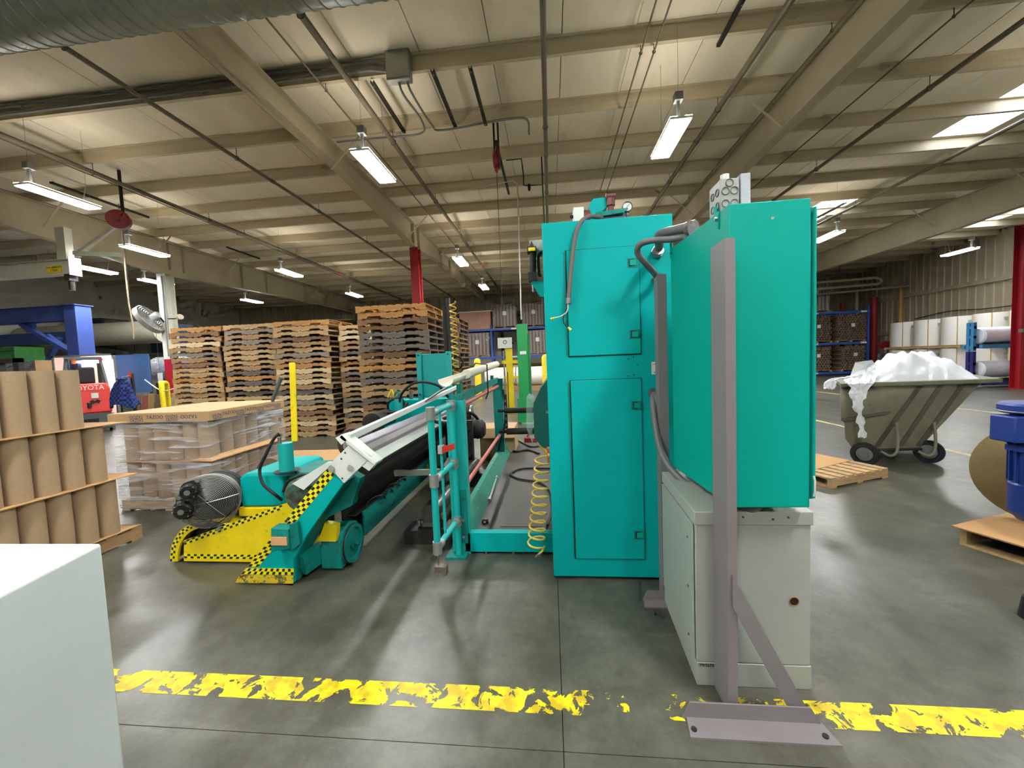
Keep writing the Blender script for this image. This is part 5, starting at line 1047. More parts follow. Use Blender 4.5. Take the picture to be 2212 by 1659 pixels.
q = P(268, 560, 10.5); single('hanging_cord', MB().tube(smooth_path([(q.x, 10.5, ZC-.01), (q.x, 10.5, 4.6), (q.x+.02, 10.5, 3.8), (q.x+.08, 10.5, 3.2), (q.x+.06, 10.5, 2.75)]), .02, 6), mat('tan_rope', '8A7E66', .8), 'frayed tan rope hanging beside the wall fan', 'rope', (q.x, 10.5, 2.75))
# wall fan on the column
t = thing('wall_fan', 'large grey caged fan tilted down on the white column', 'fan', (-14.3, 12.5, 3.6)); fc2 = P(318, 693, 12.45); fx = Vector((-.82, -.25, -.52)).normalized()
mb = MB()
for k in range(1, 9): mb.torus(fc2+fx*(.09*(1-(k/8)**2)), fx, .065*k, .010, 28, 4)
part('front_cage', mb, GALV, t, kind='stuff'); mb = MB()
for k in range(3, 9): mb.torus(fc2-fx*(.16+.06*(1-(k/8)**2)), fx, .065*k, .010, 28, 4)
part('rear_cage', mb, GALV, t, kind='stuff'); part('cage_band', MB().lathe(fc2, fx, [(-.16, .52), (-.16, .535), (.0, .535), (.0, .52)], 32), GALV, t)
b1 = fx.cross(Vector((0, 0, 1))).normalized(); b2 = fx.cross(b1)
for k in range(4):
    a = k*math.pi/2+.3; d1 = b1*math.cos(a)+b2*math.sin(a); d2 = b1*math.cos(a+.7)+b2*math.sin(a+.7); part('blade', MB().prism([fc2-fx*.08+d1*.07, fc2-fx*.05+d1*.45, fc2-fx*.11+d2*.45, fc2-fx*.11+d2*.07], fx*.006), GREYC, t)
part('motor', MB().cyl(fc2-fx*.16, fc2-fx*.42, .12, n=16), mat('light_motor', 'B8BAB8', .4), t); part('arm', MB().tube([fc2-fx*.4, Vector((-13.95, 12.8, 3.55)), Vector((-13.9, 12.85, 3.35))], .03, 8), DARK, t)
t = thing('flood_lamp', 'small flood lamp on the white column above the pallets', 'lamp', P(385, 690, 12.7)); q = P(385, 688, 12.7); part('head', MB().cyl(q, q+Vector((.16, -.06, .05)), .06, .1, 14), mat('cream_lamp', 'A89F86', .5), t); part('bracket', MB().bar(q, Vector((-13.75, 12.78, q.z+.02)), .04, .04), DARK, t)

# ================================================================ left background
NB = mat('gantry_blue', '33488C', .45, var=.1, scale=3); NBD = mat('gantry_blue_dark', '2B3F78', .5, var=.12)
t = thing('blue_gantry', 'blue steel frame with diagonal braces at the left edge', 'frame', (-13.2*1.24, 9.6*1.24, 0)); GX = -12.95
part('column', MB().box(GX-.19, GX+.19, 9.3, 9.68, .02, 3.62), NB, t, bevel=.02); part('base_plate', MB().box(GX-.3, GX+.3, 9.2, 9.8, 0, .02), NB, t); part('cap', MB().box(GX-.22, GX+.22, 9.27, 9.71, 3.62, 3.64), NB, t)
part('top_beam', MB().box(-19, GX-.19, 9.38, 9.6, 3.25, 3.62), NB, t); part('beam_flange', MB().box(-19, GX-.19, 9.33, 9.65, 3.62, 3.64).box(-19, GX-.19, 9.33, 9.65, 3.23, 3.25), NB, t)
part('rear_beam', MB().box(-19, GX-1.4, 10.6, 10.85, 2.75, 3.1), NBD, t)
part('brace', MB().bar((GX-1.75, 9.45, 3.2), (GX-.12, 9.45, 2.25), .12, .09), NB, t); part('brace', MB().bar((GX-1.4, 9.75, 2.9), (GX-.3, 9.7, 2.15), .10, .08), NB, t); part('brace', MB().bar((GX-2.1, 10.5, 2.9), (GX-3.2, 10.5, 1.2), .13, .1), NBD, t); part('gusset', MB().prism([(GX-1.9, 9.44, 3.25), (GX-1.3, 9.44, 3.25), (GX-1.3, 9.44, 3.1), (GX-1.6, 9.44, 2.95)], (0, .02, 0)), NB, t)
for ob in [c for c in COL.objects if c.parent == t]:
    for v_ in ob.data.vertices:
        w_ = v_.co + ROOT[t.name]; z_ = w_.z
        v_.co = Vector((w_.x*1.24, w_.y*1.24, z_ if z_ < .05 else 1.6+(z_-1.6)*1.24 if z_ > 1.6 else z_)) - ROOT[t.name]
# forklift
t = thing('forklift', 'red and grey forklift truck parked behind the cardboard tube load', 'forklift', (-10.95, 9.0, 0))
FR = mat('forklift_red', 'D2352C', .35, var=.05); FG = mat('forklift_grey', '55595A', .5, var=.1)
fx0, fx1, fy = -11.62, -10.38, 8.2
part('counterweight', MB().prism([(fx0, fy, .58), (fx1, fy, .58), (fx1-.01, fy+.02, 1.30), (fx1-.06, fy+.15, 1.46), (fx0+.06, fy+.15, 1.46), (fx0+.01, fy+.02, 1.30)], (0, .75, 0)), FR, t, bevel=.05)
part('panel_line', MB().box(fx0+.02, fx1-.02, fy-.004, fy, 1.245, 1.252), DARK, t)
cw = part('rear_bumper', MB().box(fx0+.03, fx1-.03, fy+.03, fy+.8, .1, .60), FG, t, bevel=.03); part('drawbar_slot', MB().box(-11.2, -10.75, fy+.022, fy+.03, .3, .42), BLACK, cw)
part('tow_pin', MB().cyl((-10.95, fy+.02, .74), (-10.95, fy+.02, .9), .06, n=12), DARK, cw)
part('lettering', place_text('TOYOTA', .20, (-10.95, fy-.004, 1.335), (1, 0, .0), (0, 0, 1)), WHITE, t); part('data_plate', MB().box(-10.88, -10.7, fy-.006, fy, 1.03, 1.18), WHITE, t)
part('emblem', MB().prism([(-10.95, fy-.004, .93), (-10.86, fy-.004, .86), (-10.78, fy-.004, .90), (-10.7, fy-.004, .86), (-10.66, fy-.004, .94), (-10.74, fy-.004, .99), (-10.8, fy-.004, .94), (-10.87, fy-.004, .98)], (0, -.003, 0)), BLACK, t, label='dark wing shaped emblem')
part('chassis', MB().box(fx0+.1, fx1-.1, fy+.8, fy+2.2, .3, .8), FG, t); part('seat', MB().box(-11.25, -10.75, fy+.5, fy+.62, 1.46, 1.95).box(-11.25, -10.75, fy+.62, fy+1.1, 1.35, 1.5), BLACK, t, bevel=.05)
for (xa, ya, xb, yb) in ((fx1-.08, fy+.25, fx1-.2, fy+.45), (fx0+.08, fy+.25, fx0+.2, fy+.45)): part('guard_post', MB().bar((xa, ya, 1.4), (xb, yb, 2.2), .07, .06), FG, t)
for xx in (fx0+.18, fx1-.18): part('guard_post', MB().bar((xx, fy+2.0, .8), (xx, fy+1.55, 2.2), .07, .06), FG, t)
part('guard_frame', MB().bar((fx0+.15, fy+.4, 2.22), (fx1-.15, fy+.4, 2.22), .08, .06).bar((fx0+.15, fy+1.6, 2.22), (fx1-.15, fy+1.6, 2.22), .08, .06), FG, t)
for k in range(6): xx = fx0+.18+k*(fx1-fx0-.36)/5; part('guard_bar', MB().bar((xx, fy+.4, 2.235), (xx, fy+1.6, 2.235), .045, .03), FG, t)
part('amber_beacon', MB().cyl((-11.25, fy+.45, 2.05), (-11.25, fy+.45, 2.19), .05, n=12), mat('amber_lens', 'D97A1E', .3), t); part('tail_lamp', MB().box(-10.62, -10.5, fy+.36, fy+.4, 2.14, 2.2), RED, t)
for xx in (-11.25, -10.65): part('mast_rail', MB().box(xx-.05, xx+.05, fy+2.2, fy+2.3, .1, 2.1), DARK, t)
for xx in (fx0+.05, fx1-.05):
    for yy in (fy+.75, fy+1.9): part('tyre', MB().lathe((xx-.09, yy, .24), (1, 0, 0), [(0, 0), (0, .2), (.02, .24), (.16, .24), (.18, .2), (.18, 0)], 20), BLACK, t)
t.location = (-13.95, 10.3, 0); t.rotation_euler = (0, 0, math.radians(52)); t.scale = (.8, .8, 1.0)
# second dark truck behind it
t = thing('dark_lift_truck', 'dark lift truck mast and guard beyond the forklift', 'lift truck', (-12.9, 10.5, 0)); LT = t; part('mast', MB().box(-13.0, -12.85, 10.2, 10.3, 0, 2.15).box(-12.5, -12.35, 10.2, 10.3, 0, 2.15).box(-13.0, -12.35, 10.2, 10.3, 2.05, 2.15), DARK, t); part('body', MB().box(-13.2, -12.2, 10.35, 10.75, .05, 1.5), FG, t, bevel=.04); part('mirror', MB().cyl((-12.2, 10.2, 1.75), (-12.2, 10.17, 1.75), .09, n=14), STEEL, t)
LT.location = (-12.9, 8.1, 0)
# lit booth, blue screen, hanging plaid jacket, yellow hoop
t = thing('lit_booth', 'brightly lit booth with glowing pinkish white curtain', 'booth', (-15.7, 11.55, 0))
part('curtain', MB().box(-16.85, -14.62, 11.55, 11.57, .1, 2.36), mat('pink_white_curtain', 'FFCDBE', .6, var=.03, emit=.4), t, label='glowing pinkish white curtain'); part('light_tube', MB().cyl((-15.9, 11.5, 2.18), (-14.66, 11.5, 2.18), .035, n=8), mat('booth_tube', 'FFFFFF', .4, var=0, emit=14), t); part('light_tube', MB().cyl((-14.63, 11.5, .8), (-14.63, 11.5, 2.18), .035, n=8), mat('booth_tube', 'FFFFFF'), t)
part('frame', MB().box(-16.92, -16.85, 11.52, 11.6, 0, 2.42).box(-14.62, -14.56, 11.52, 11.6, 0, 2.42).box(-16.92, -14.56, 11.52, 11.6, 2.36, 2.42), GREYC, t); part('inner_post', MB().box(-16.05, -15.98, 11.5, 11.54, 0, 2.36), RED, t)
t = thing('blue_screen', 'scratched blue metal screen panel left of the pallet stacks', 'screen', (-14.5, 12.0, 0)); part('panel', MB().box(-15.2, -13.8, 12.0, 12.03, 1.06, 2.38), mat('screen_blue', '2C5A8E', .45, var=.1, scale=3, spots=(18, .76, '8FA6BE', .03)), t)
for xx in (-15.15, -13.9): part('leg', MB().box(xx, xx+.06, 12.03, 12.09, 0, 2.3), DARK, t)
PLAID = bpy.data.materials.new('plaid_cloth'); PLAID.use_nodes = True
_n = PLAID.node_tree.nodes; _l = PLAID.node_tree.links; _tc = _n.new('ShaderNodeTexCoord'); _ck = _n.new('ShaderNodeTexChecker'); _ck.inputs['Scale'].default_value = 15; _ck.inputs['Color1'].default_value = (*lin('27408A'), 1); _ck.inputs['Color2'].default_value = (*lin('10183A'), 1)
_l.new(_tc.outputs['Object'], _ck.inputs['Vector']); _l.new(_ck.outputs['Color'], _n['Principled BSDF'].inputs['Base Color']); _n['Principled BSDF'].inputs['Roughness'].default_value = .9
mb = MB(); K = 24; rings = [(1.55, .08), (1.45, .2), (1.25, .27), (1.0, .34), (.80, .40)]; vs = []
for i, (z, r_) in enumerate(rings):
    for k in range(K):
        a = 2*math.pi*k/K; rr_ = r_*(1+.16*math.sin(a*5+i)+.08*math.sin(a*9)); vs.append((-11.92+rr_*math.cos(a)*1.0, 9.6+rr_*.45*math.sin(a), z+(.06*math.sin(a*3) if i == 4 else 0)))
mb.add(vs, [(i*K+k, i*K+(k+1) % K, (i+1)*K+(k+1) % K, (i+1)*K+k) for i in range(4) for k in range(K)] + [tuple(range(K))])
t = thing('plaid_jacket', 'blue plaid jacket hanging on a hook beside the forklift', 'jacket', (-11.92, 9.6, .8)); part('cloth', mb, PLAID, t); part('collar', MB().torus((-11.92, 9.6, 1.56), (0, 0, 1), .08, .035, 16, 6), PLAID, t)
t = thing('coat_post', 'thin post with red tag holding the plaid jacket', 'post', (-11.92, 9.85, 0)); part('post', MB().box(-11.95, -11.89, 9.84, 9.9, .0, 1.7), DARK, t); part('hook', MB().tube([(-11.92, 9.84, 1.64), (-11.92, 9.62, 1.62), (-11.92, 9.6, 1.58)], .012, 6), STEEL, t); part('red_tag', MB().box(-11.99, -11.90, 9.82, 9.838, 1.58, 1.74), mat('red_tag', 'D8402E', .5), t)
t = thing('safety_hoop', 'yellow bent pipe guard hoop left of the pallet stacks', 'guard hoop', (-12.4, 11, 0)); part('pipe', MB().tube([(-12.75, 11.6, 0.02), (-12.75, 11.6, 1.25)] + arc((-12.70, 11.5, 1.25), Vector((-.05, .1, 0)).normalized()*1, Vector((0, 0, 1)), .12, 0, math.pi/2, 4) + [(-12.4, 11.1, 1.38)] + [(-12.32, 11.04, 1.34), (-12.28, 11.0, 1.22), (-12.26, 11.0, .02)], .07, 12), YEL, t); part('foot_plate', MB().box(-12.4, -12.12, 10.86, 11.14, 0, .02).box(-12.9, -12.6, 11.45, 11.75, 0, .02), YEL, t)
single('slack_cable', MB().tube(smooth_path([(-13.2, 11.3, 1.5), (-12.7, 11.2, 1.22), (-12.2, 11.0, 1.12), (-11.8, 11.0, 1.2)]), .018, 6), CABLE, 'slack white cable hung between jacket and pallet stack', 'cable', (-13.2, 11.3, 1.1))
for i, (x, c, h_) in enumerate(((-14.1, '6B5238', 1.0), (-13.85, '7E4436', .95), (-13.6, '8A7342', 1.02), (-13.35, '5C4A36', .98))): single('leaning_board', MB().prism([(x, 11.6, 0), (x+.2, 11.6, 0), (x+.2, 11.72, h_), (x, 11.72, h_)], (0, .03, 0)), mat('board_'+c, c, .8), 'upright board under the blue screen, %s of four' % ('leftmost', 'second', 'third', 'rightmost')[i], 'board', (x, 11.6, 0), 'boards under the blue screen')
t = thing('cardboard_carton', 'torn cardboard carton beside the yellow hoop', 'box', (-12.9, 11.9, 0)); part('carton', MB().box(-13.15, -12.72, 11.8, 12.2, 0, .98), CARD, t); part('torn_label', MB().box(-13.0, -12.8, 11.79, 11.8, .5, .85), WHITE, t)
# ducts, air handler and wrapped rolls along the far left
DUC = mat('grey_sheet_duct', '84887E', .5, .3, var=.12, scale=2)
t = thing('air_handler', 'grey air handling unit with dark blue panels at far left', 'air handler', (-20.5, 16.8, 0)); DB = mat('dark_blue_panel', '1F2C40', .5)
part('round_duct', MB().cyl((-24, 17.2, 3.9), (-22.8, 17.2, 3.9), .62, n=28), mat('cream_duct', 'A8A690', .5, .1), t); part('fan_casing', MB().box(-22.8, -21.4, 16.6, 17.8, 3.1, 4.5), DB, t)
part('transition', MB().prism([(-21.4, 16.7, 4.45), (-19.9, 16.7, 3.9), (-18.9, 16.7, 3.9), (-18.9, 16.7, 2.75), (-20.3, 16.7, 2.75), (-21.4, 16.7, 3.2)], (0, 1.0, 0)), DUC, t); part('seam', MB().box(-20.9, -20.88, 16.69, 16.7, 3.0, 4.25).box(-19.9, -19.88, 16.69, 16.7, 2.76, 3.88), DARK, t)
part('control_panel', MB().box(-18.9, -17.6, 16.6, 17.6, 2.7, 4.05), DB, t); part('gauge', MB().box(-18.5, -18.3, 16.58, 16.6, 3.15, 3.5), LGREY, t); part('hood', MB().prism([(-22.3, 16.4, 2.95), (-20.2, 16.4, 2.6), (-20.2, 16.9, 2.6), (-22.3, 16.9, 3.2)], (0, 0, .25)), DUC, t)
for xx in (-22.5, -18): part('support_leg', MB().box(xx, xx+.15, 16.8, 16.95, 0, 3.1), DARK, t)
single('round_duct', MB().cyl((-23.8, 15.4, 3.55), (-16.8, 15.4, 3.55), .5, n=28), mat('cream_duct', 'A8A690'), 'long cream round duct behind the blue frame', 'duct', (-20, 15.4, 3.05))
single('wall_duct', MB().box(-24, -13, 17.9, 18.5, 2.5, 2.75), mat('cream_duct', 'A8A690'), 'flat cream ledge behind the blue screen', 'duct', (-18, 18, 2.5))
t = thing('green_machine', 'bright green machine cabinet at the far left edge', 'machine', (-23, 14.6, 0)); part('body', MB().box(-23.9, -22.6, 14.2, 15.2, 0, 3.1), mat('bright_green', '55A85A', .4), t, bevel=.03); part('door_line', MB().box(-23.9, -22.6, 14.195, 14.2, 2.9, 2.92), DARK, t)
for i, (x0, x1, y, lab) in enumerate(((-21.3, -18.6, 12.6, 'silver wrapped roll lying behind the left tube load'), (-15.4, -13.4, 13.8, 'silver wrapped roll lying right of the blue screen'))):
    t = thing('wrapped_roll', lab, 'roll', (x0, y, 1.3)); part('roll', MB().cyl((x0, y, 1.85), (x1, y, 1.85), .5, n=28), mat('silver_film_roll', 'A8AEB6', .25, .6, var=.1), t); part('end_board', MB().box(x1, x1+.06, y-.45, y+.45, 1.35, 2.35), CARD, t)
    part('cradle', MB().box(x0+.2, x1-.2, y-.4, y+.4, 0, 1.34), DARK, t)
t = thing('tag_card', 'white tag card hanging left of the first pallet stack', 'tag', (-14.0, 12.6, 1.05)); q = P(346, 815, 12.5); part('card', MB().box(q.x-.1, q.x+.1, 12.5, 12.505, q.z-.16, q.z+.16), WHITE, t); part('cord', MB().tube([(q.x, 12.5, q.z+.16), (q.x, 12.5, 3.3)], .006, 5), DARK, t)

# ================================================================ centre background
t = thing('green_post', 'bright green steel post machine standing beyond the platform', 'post', (-.69, 9.9, 0)); GRN = mat('green_enamel', '1F8E4E', .4, var=.05)
part('column', MB().box(-.825, -.56, 9.8, 10.06, .66, 2.55), GRN, t, bevel=.008); part('base', MB().box(-.87, -.50, 9.75, 10.1, .03, .66), GRN, t, bevel=.008); part('foot', MB().box(-.78, -.46, 9.72, 10.15, 0, .03), mat('pale_green_foot', '8FC8A0', .5), t); part('side_rail', MB().box(-.56, -.50, 9.85, 10.05, .7, 2.3), mat('green_enamel_dark', '1B7A44', .4), t)
for (z, w_) in ((1.82, .16), (.14, .16)): part('plate', MB().box(-.76, -.76+w_, 9.794, 9.8, z-.04, z+.04), WHITE, t)
t = thing('yellow_mast', 'yellow lifting mast with guide rails beyond the green post', 'mast', (-1.2, 11.6, 0))
part('mast', MB().box(-1.34, -1.14, 11.6, 11.75, 0, 2.0), YEL, t, bevel=.01); part('guide_rail', MB().box(-1.42, -1.38, 11.6, 11.7, 0, 1.95), STEEL, t); part('chain', MB().tube([(-1.3, 11.58, .2), (-1.3, 11.58, 1.3)], .012, 6), DARK, t); part('head_bracket', MB().box(-1.45, -.85, 11.58, 11.7, 1.55, 1.65).box(-1.4, -.95, 11.58, 11.7, 1.1, 1.17), YEL, t)
sg = part('sign_board', MB().box(-1.55, -1.12, 11.5, 11.52, 2.02, 2.33), WHITE, t, label='white sign board'); part('sign_print', MB().torus((-1.33, 11.499, 2.2), (0, 1, 0), .05, .012, 14, 4), GREYC, sg)
for i, (x, y, lab) in enumerate(((-3.25, 17, 'yellow bollard post left of the green post'), (-.16, 14.0, 'yellow bollard post beside the tall teal cabinet'))): single('bollard', MB().lathe((x, y, 0), (0, 0, 1), [(0, .0), (0, .15), (1.72, .15), (1.8, .1), (1.83, 0)], 18), YEL, lab, 'bollard', (x, y, 0))
RB = mat('rack_blue', '2A55A6', .45, var=.08); WRAPW = film_material('load_film', .08, 1.2, (1, 1, 2), .4); LOADB = mat('brown_ribbed_load', '8E7466', .75, var=.15, scale=2)
def rack(name, label, x0, x1, y, levels, uprights):
    t = thing('pallet_rack', label, 'rack', ((x0+x1)/2, y, 0))
    for ux_ in uprights:
        for yy in (y, y+1.1): part('upright', MB().box(ux_-.05, ux_+.05, yy, yy+.08, 0, 5.2 if False else levels[-1]+.3), RB, t)
        for k in range(4): part('upright_brace', MB().bar((ux_, y+.05, .3+k*.9), (ux_, y+1.1, 1.1+k*.9), .03, .03), RB, t)
    for z in levels:
        for yy in (y-.04, y+1.12): part('beam', MB().box(x0, x1, yy, yy+.06, z-.13, z), RB, t)
        for k in range(3): xx = x0+.5+k*(x1-x0-1)/2; part('beam_label', MB().box(xx, xx+.32, y-.045, y-.04, z-.11, z-.02), WHITE, t)
    return t
rack('rack', 'blue pallet rack with wrapped loads behind the green post', -6.2, 1.5, 24.0, (1.98, 3.72), (-3.62, .6))
def load(x, y, z, w_, h_, label, ribs=7, col=LOADB, film=True):
    t = thing('wrapped_load', label, 'wrapped load', (x, y, z), 'wrapped loads on the back rack')
    part('base_pallet', MB().box(x-w_/2, x+w_/2, y, y+1.0, z, z+.03).box(x-w_/2, x+w_/2, y, y+1.0, z+.1, z+.13).box(x-w_/2, x-w_/2+.12, y, y+1.0, z+.03, z+.1).box(x-.06, x+.06, y, y+1.0, z+.03, z+.1).box(x+w_/2-.12, x+w_/2, y, y+1.0, z+.03, z+.1), WOODS[1], t)
    part('core', MB().box(x-w_/2+.06, x+w_/2-.06, y+.1, y+.95, z+.13, z+h_), mat('dark_load_core', '54443A', .8), t)
    for k in range(ribs): xx = x-w_/2+.07+k*(w_-.14-.12)/(ribs-1); part('slat', MB().box(xx, xx+.12, y+.03, y+.06, z+.13, z+h_), col, t)
    if film: part('film', MB().box(x-w_/2, x+w_/2, y+.015, y+1.0, z+.1, z+h_+.02), WRAPW, t)
    part('label_sheet', MB().box(x-.1, x+.12, y, y+.012, z+h_*.55, z+h_*.55+.25), WHITE, t); return t
load(-2.75, 24.0, 3.72, 1.5, 1.45, 'film wrapped load on the upper rack level left of the green post')
load(-.95, 24.0, 3.72, 1.4, 1.45, 'film wrapped load on the upper rack level behind the white conduit'); load(-4.55, 24.0, 1.98, 1.6, 1.5, 'film wrapped load on the middle rack level beside the pallet stacks'); load(-.75, 24.0, 1.98, 1.5, 1.5, 'film wrapped load on the middle rack level right of the green post')
t = thing('plywood_crate', 'pinkish plywood crate on the upper rack level', 'crate', (-4.5, 24, 3.72)); part('panel', MB().box(-5.6, -3.62, 24.0, 25, 3.72, 4.80), mat('pink_ply', 'B08670', .7, var=.1), t); part('lid', MB().box(-5.65, -3.55, 23.95, 25.05, 4.80, 4.86), mat('cream_cardboard', 'D8D3BE'), t)
for i, (x, y, lab) in enumerate(((-2.9, 22.2, 'white paper roll with red end on the floor left of the yellow mast'), (-1.0, 21.2, 'white paper roll with red end on the floor right of the green post'))):
    t = thing('paper_roll', lab, 'paper roll', (x, y, 0), 'red banded rolls below the rack'); part('roll', MB().cyl((x-.85, y, .78), (x+.65, y, .78), .52, n=28), mat('white_paper_far', 'DDD9CE', .6), t); part('red_band', MB().cyl((x+.65, y, .78), (x+.78, y, .78), .525, n=28), mat('red_band', 'C23A32', .5), t); part('end_cap', MB().cyl((x+.78, y, .78), (x+.9, y, .78), .52, n=28), mat('white_paper_far', 'DDD9CE'), t); part('cradle', MB().box(x-.9, x+.9, y-.5, y+.5, 0, .27), WOODS[1], t)
t = thing('cardboard_cartons', 'brown carton stack between the red banded rolls', 'box', (-2.0, 23.2, 0)); part('carton', MB().box(-2.35, -1.75, 22.95, 23.5, .14, .8), CARD, t); part('carton', MB().box(-2.33, -1.78, 22.95, 23.5, .81, 1.4), CARD, t); part('pallet_base', MB().box(-2.4, -1.7, 22.85, 23.6, 0, .13), WOODS[1], t)
t = thing('beige_door', 'large beige sliding door in the back wall', 'door', (-2.3, YF-.05, 0)); part('leaf', MB().box(-3.3, .2, YF-.1, YF-.04, 0, 3.9), mat('beige_door', 'A9A79A', .6, var=.05), t); part('frame', MB().box(-3.5, -3.3, YF-.12, YF-.03, 0, 4.1).box(.2, .4, YF-.12, YF-.03, 0, 4.1), mat('brown_frame', '4A3E36', .6), t); part('handle', MB().box(-2.9, -2.6, YF-.13, YF-.1, 2.9, 3.0), DARK, t)
single('wall_pipe', MB().cyl((-6, 27.4, 1.35), (1.6, 27.4, 1.35), .1, n=12), mat('olive_pipe', '8E8238', .5), 'olive yellow pipe along the lower back wall', 'pipe', (-6, 27.4, 1.25))

# ================================================================ right background
t = rack('rack', 'blue pallet rack with tube bundles at right', 12.6, 18.95, 25.0, (.22, 1.98, 3.82), (12.7, 18.9))
BT = mat('brown_tube_ends', '7E6855', .8, var=.15, scale=6)
TB = MB().pipe_open((0, 0, 0), (0, 1.0, 0), .078, .052, 10)
def bundle(x0, x1, y, z, rows, label):
    t = thing('tube_bundle', label, 'tube bundle', ((x0+x1)/2, y, z), 'tube bundles on the right rack')
    part('base_pallet', MB().box(x0, x1, y, y+1, z+.09, z+.12).box(x0, x0+.12, y, y+1, z, z+.09).box((x0+x1)/2-.06, (x0+x1)/2+.06, y, y+1, z, z+.09).box(x1-.12, x1, y, y+1, z, z+.09), WOODS[1], t)
    mb = MB(); n = int((x1-x0)/.158)
    for r_ in range(rows):
        for k in range(n):
            cx, cz = x0+.08+k*.158+(.079 if r_ % 2 else 0), z+.2+r_*.137; o = len(mb.v); mb.v += [v+Vector((cx, y, cz)) for v in TB.v]; mb.f += [tuple(i+o for i in f) for f in TB.f]
    part('tubes', mb, BT, t, kind='stuff', smooth=60)
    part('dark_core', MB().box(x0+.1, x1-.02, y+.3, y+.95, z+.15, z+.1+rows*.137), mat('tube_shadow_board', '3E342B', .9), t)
    part('label_sheet', MB().box((x0+x1)/2, (x0+x1)/2+.2, y-.012, y-.004, z+.9, z+1.1), WHITE, t)
bundle(15.2, 16.9, 25.0, 1.98, 11, 'bundle of brown cardboard tubes, middle level beside the electrical box'); bundle(17.15, 18.75, 25.0, 1.98, 11, 'bundle of brown cardboard tubes, middle level, outer position'); bundle(15.2, 16.9, 25.0, .22, 10, 'bundle of brown cardboard tubes, lowest level beside the electrical box'); bundle(17.4, 18.8, 25.0, .22, 10, 'bundle of brown cardboard tubes, lowest level, outer position')
load(16.0, 25.0, 3.82, 1.5, 2.0, 'film wrapped load on top of the right rack', col=mat('greybrown_load', '8A7D6C', .75, var=.15))
# pipes in the far right corner
for i, (x, y, r_, c, z1, lab) in enumerate(((19.0, 27.2, .14, 'A4252A', 4.6, 'red standpipe in the far right corner, left one'), (20.1, 26.2, .17, 'A4252A', 4.7, 'red standpipe in the far right corner, right one'), (19.55, 26.8, .09, 'C2B898', 5.2, 'cream riser pipe between the red standpipes'),
        (20.3, 24.6, .10, 'B08A4A', 5.2, 'tan riser pipe right of the red standpipes'))): single('riser_pipe', MB().cyl((x, y, 0), (x, y, z1), r_, n=14), mat('riser_'+c, c, .45), lab, 'pipe', (x, y, 0))
t = thing('cream_header', 'looped cream header pipe above the right rack', 'pipe', (17, 24.6, 5.5)); part('pipe', MB().tube([(12, 24.6, 5.42), (18.9, 24.6, 5.62)] + [(19.15, 24.6, 5.55), (19.25, 24.6, 5.4), (19.1, 24.6, 5.27)] + [(18.7, 24.6, 5.25), (13, 24.6, 5.05)], .075, 10), mat('cream_pipe', 'B9A884', .5), t); part('hanger', MB().cyl((17, 24.6, 5.6), (17, 24.6, 6.7), .012, n=6), DARK, t); part('branch_pipe', MB().tube([(12, 25.4, 4.75), (20.4, 24.2, 5.0)], .06, 10), GALV, t)
t = thing('valve_stack', 'grey and red valve assembly by the corner standpipes', 'valve', (19.2, 24.2, 0)); part('header', MB().tube([(19.05, 24.4, .0), (19.05, 24.4, 1.2), (19.4, 24.4, 1.2), (19.4, 24.4, 2.2)], .1, 10), GREYC, t); part('red_valve', MB().lathe((19.25, 24.3, 1.7), (0, 1, 0), [(-.12, 0), (-.12, .22), (.12, .22), (.12, 0)], 16), RED, t); part('handwheel', MB().torus((19.25, 24.05, 1.7), (0, 1, 0), .2, .025, 18, 6), RED, t); part('pipe_run', MB().cyl((18.9, 24.3, .9), (20.2, 24.3, .9), .09, n=10), GREYC, t)
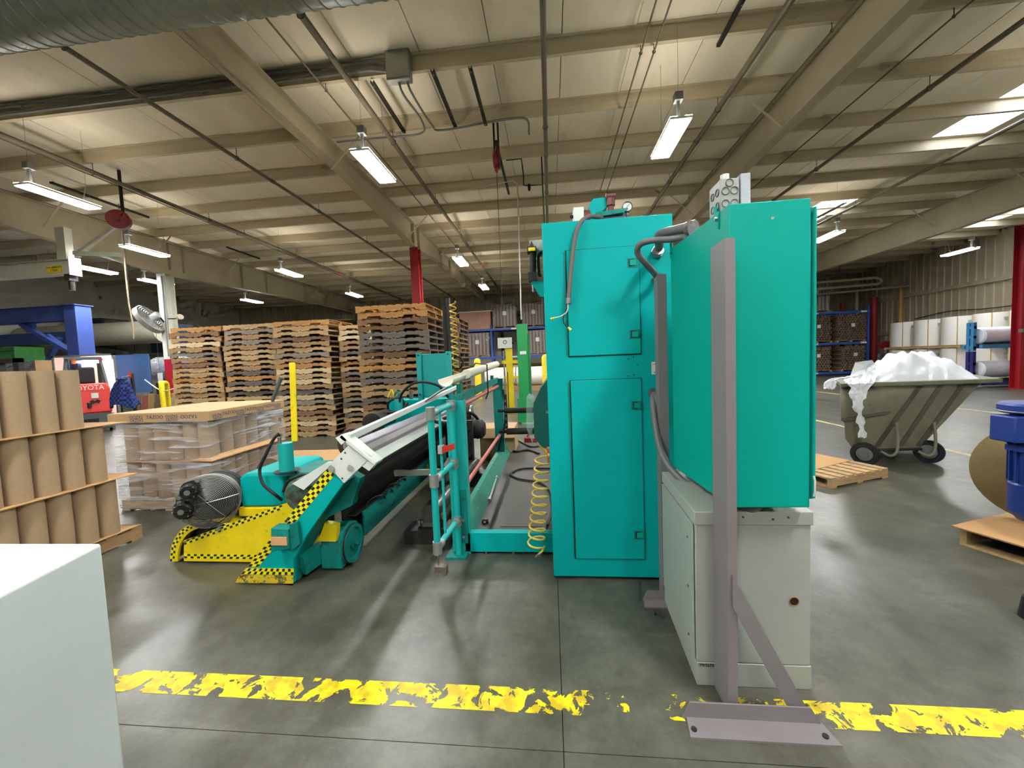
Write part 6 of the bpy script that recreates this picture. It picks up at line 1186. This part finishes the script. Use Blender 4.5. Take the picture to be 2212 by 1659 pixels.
# upright white paper rolls in two tiers along the right wall
WP = mat('white_paper', 'CFCDC6', .6, var=.04, scale=2); WPE = mat('paper_edge', 'B4AE9C', .7); EDGEB = mat('corner_board', 'B59A5A', .7)
RLP = MB().lathe((0, 0, 0), (0, 0, 1), [(0, 0), (0, .60), (.01, .62), (1.27, .62), (1.28, .60), (1.28, .1), (1.2, .1)], 36).mesh('roll'); RLP.materials.append(WP)
Ys = [22.35, 21.0, 19.65, 18.3, 16.95]
for tier, z in (('lower', .13), ('upper', 1.56)):
    for i, yy in enumerate(Ys):
        X = 18.75
        t = thing('paper_roll', 'upright white paper roll, %s tier, %s from the corner' % (tier, ORD[i]), 'paper roll', (X, yy, z), 'white paper rolls along the right wall')
        share('roll', RLP, t)
        for a in (math.pi*.8, math.pi*1.2, math.pi*1.5): part('strap', MB().box(X+.623*math.cos(a)-.006, X+.623*math.cos(a)+.006, yy+.623*math.sin(a)-.02, yy+.623*math.sin(a)+.02, z, z+1.28), EDGEB, t)
        part('print_label', MB().box(X-.30, X-.12, yy-.612, yy-.60, z+.95, z+1.08), mat('grey_print', 'B4B4B2', .7), t)
        tp = thing('wooden_pallet', 'wooden pallet under the %s tier paper roll, %s from the corner' % (tier, ORD[i]), 'pallet', (X, yy, z-.13), 'pallets under the paper rolls')
        for xx in (-.6, -.04, .52): part('stringer', MB().box(X+xx, X+xx+.08, yy-.62, yy+.62, z-.112, z-.018), WOODS[0], tp)
        for k in range(6): part('deck_board', MB().box(X-.62, X+.62, yy-.62+k*.225, yy-.62+k*.225+.115, z-.018, z), WOODS[0], tp)
        for k in range(3): part('bottom_board', MB().box(X-.62, X+.62, yy-.62+k*.562, yy-.62+k*.562+.115, z-.13, z-.112), WOODS[0], tp)
# blue stacking rack with two lying rolls
t = thing('roll_cradle', 'stacked blue steel cradles holding two lying white rolls', 'cradle rack', (16.2, 15.9, 0)); LB = mat('light_blue_steel', '3C86B4', .45, var=.1); PB = mat('purple_blue_steel', '2E2A6E', .45, var=.1)
for (m_, z0, z1) in ((PB, .0, 1.3), (LB, 1.32, 2.35)):
    for xx in (15.3, 17.4):
        for yy in (15.6, 15.75): part('upright', MB().box(xx-.05, xx+.05, yy-.05, yy+.05, z0, z1), m_, t)
    for yy in (15.35, 15.95): part('base_rail', MB().box(15.3, 17.4, yy-.05, yy+.05, z0+.08, z0+.22), m_, t)
    for xx in (15.3, 17.4):
        for zz in (z0+.12, z0+.5, z0+.85): part('side_rail', MB().box(xx-.04, xx+.04, 15.55, 15.8, zz-.05, zz+.05), m_, t)
for zz in (.30, 1.62): part('roll_block', MB().box(15.5, 17.2, 15.45, 15.53, zz-.08, zz).box(15.5, 17.2, 15.8, 15.88, zz-.08, zz), DARK, t)
for (zz, lab) in ((.28, 'white roll lying on the lower blue cradle'), (1.50, 'white roll lying on the upper blue cradle')):
    r_ = thing('paper_roll', lab, 'paper roll', (16.4, 15.6, zz+.05), 'rolls on the blue cradles'); part('roll', MB().lathe((15.45, 15.66, zz+.36), (1, 0, 0), [(0, 0), (0, .26), (.05, .3), (1.55, .3), (1.6, .26), (1.6, 0)], 32), mat('bright_white_roll', 'E2E4EA', .4), r_); part('core_plug', MB().cyl((17.05, 15.66, zz+.36), (17.15, 15.66, zz+.36), .06, n=12), CARD, r_)
single('wall_cable', MB().tube(smooth_path([(20.5, 24, 3.1), (20.5, 22, 3.3), (20.5, 20, 3.2), (20.5, 16, 3.35), (20.5, 11, 3.9)]), .02, 6), DARK, 'dark cable sagging along the right wall', 'cable', (20.5, 24, 3.1))
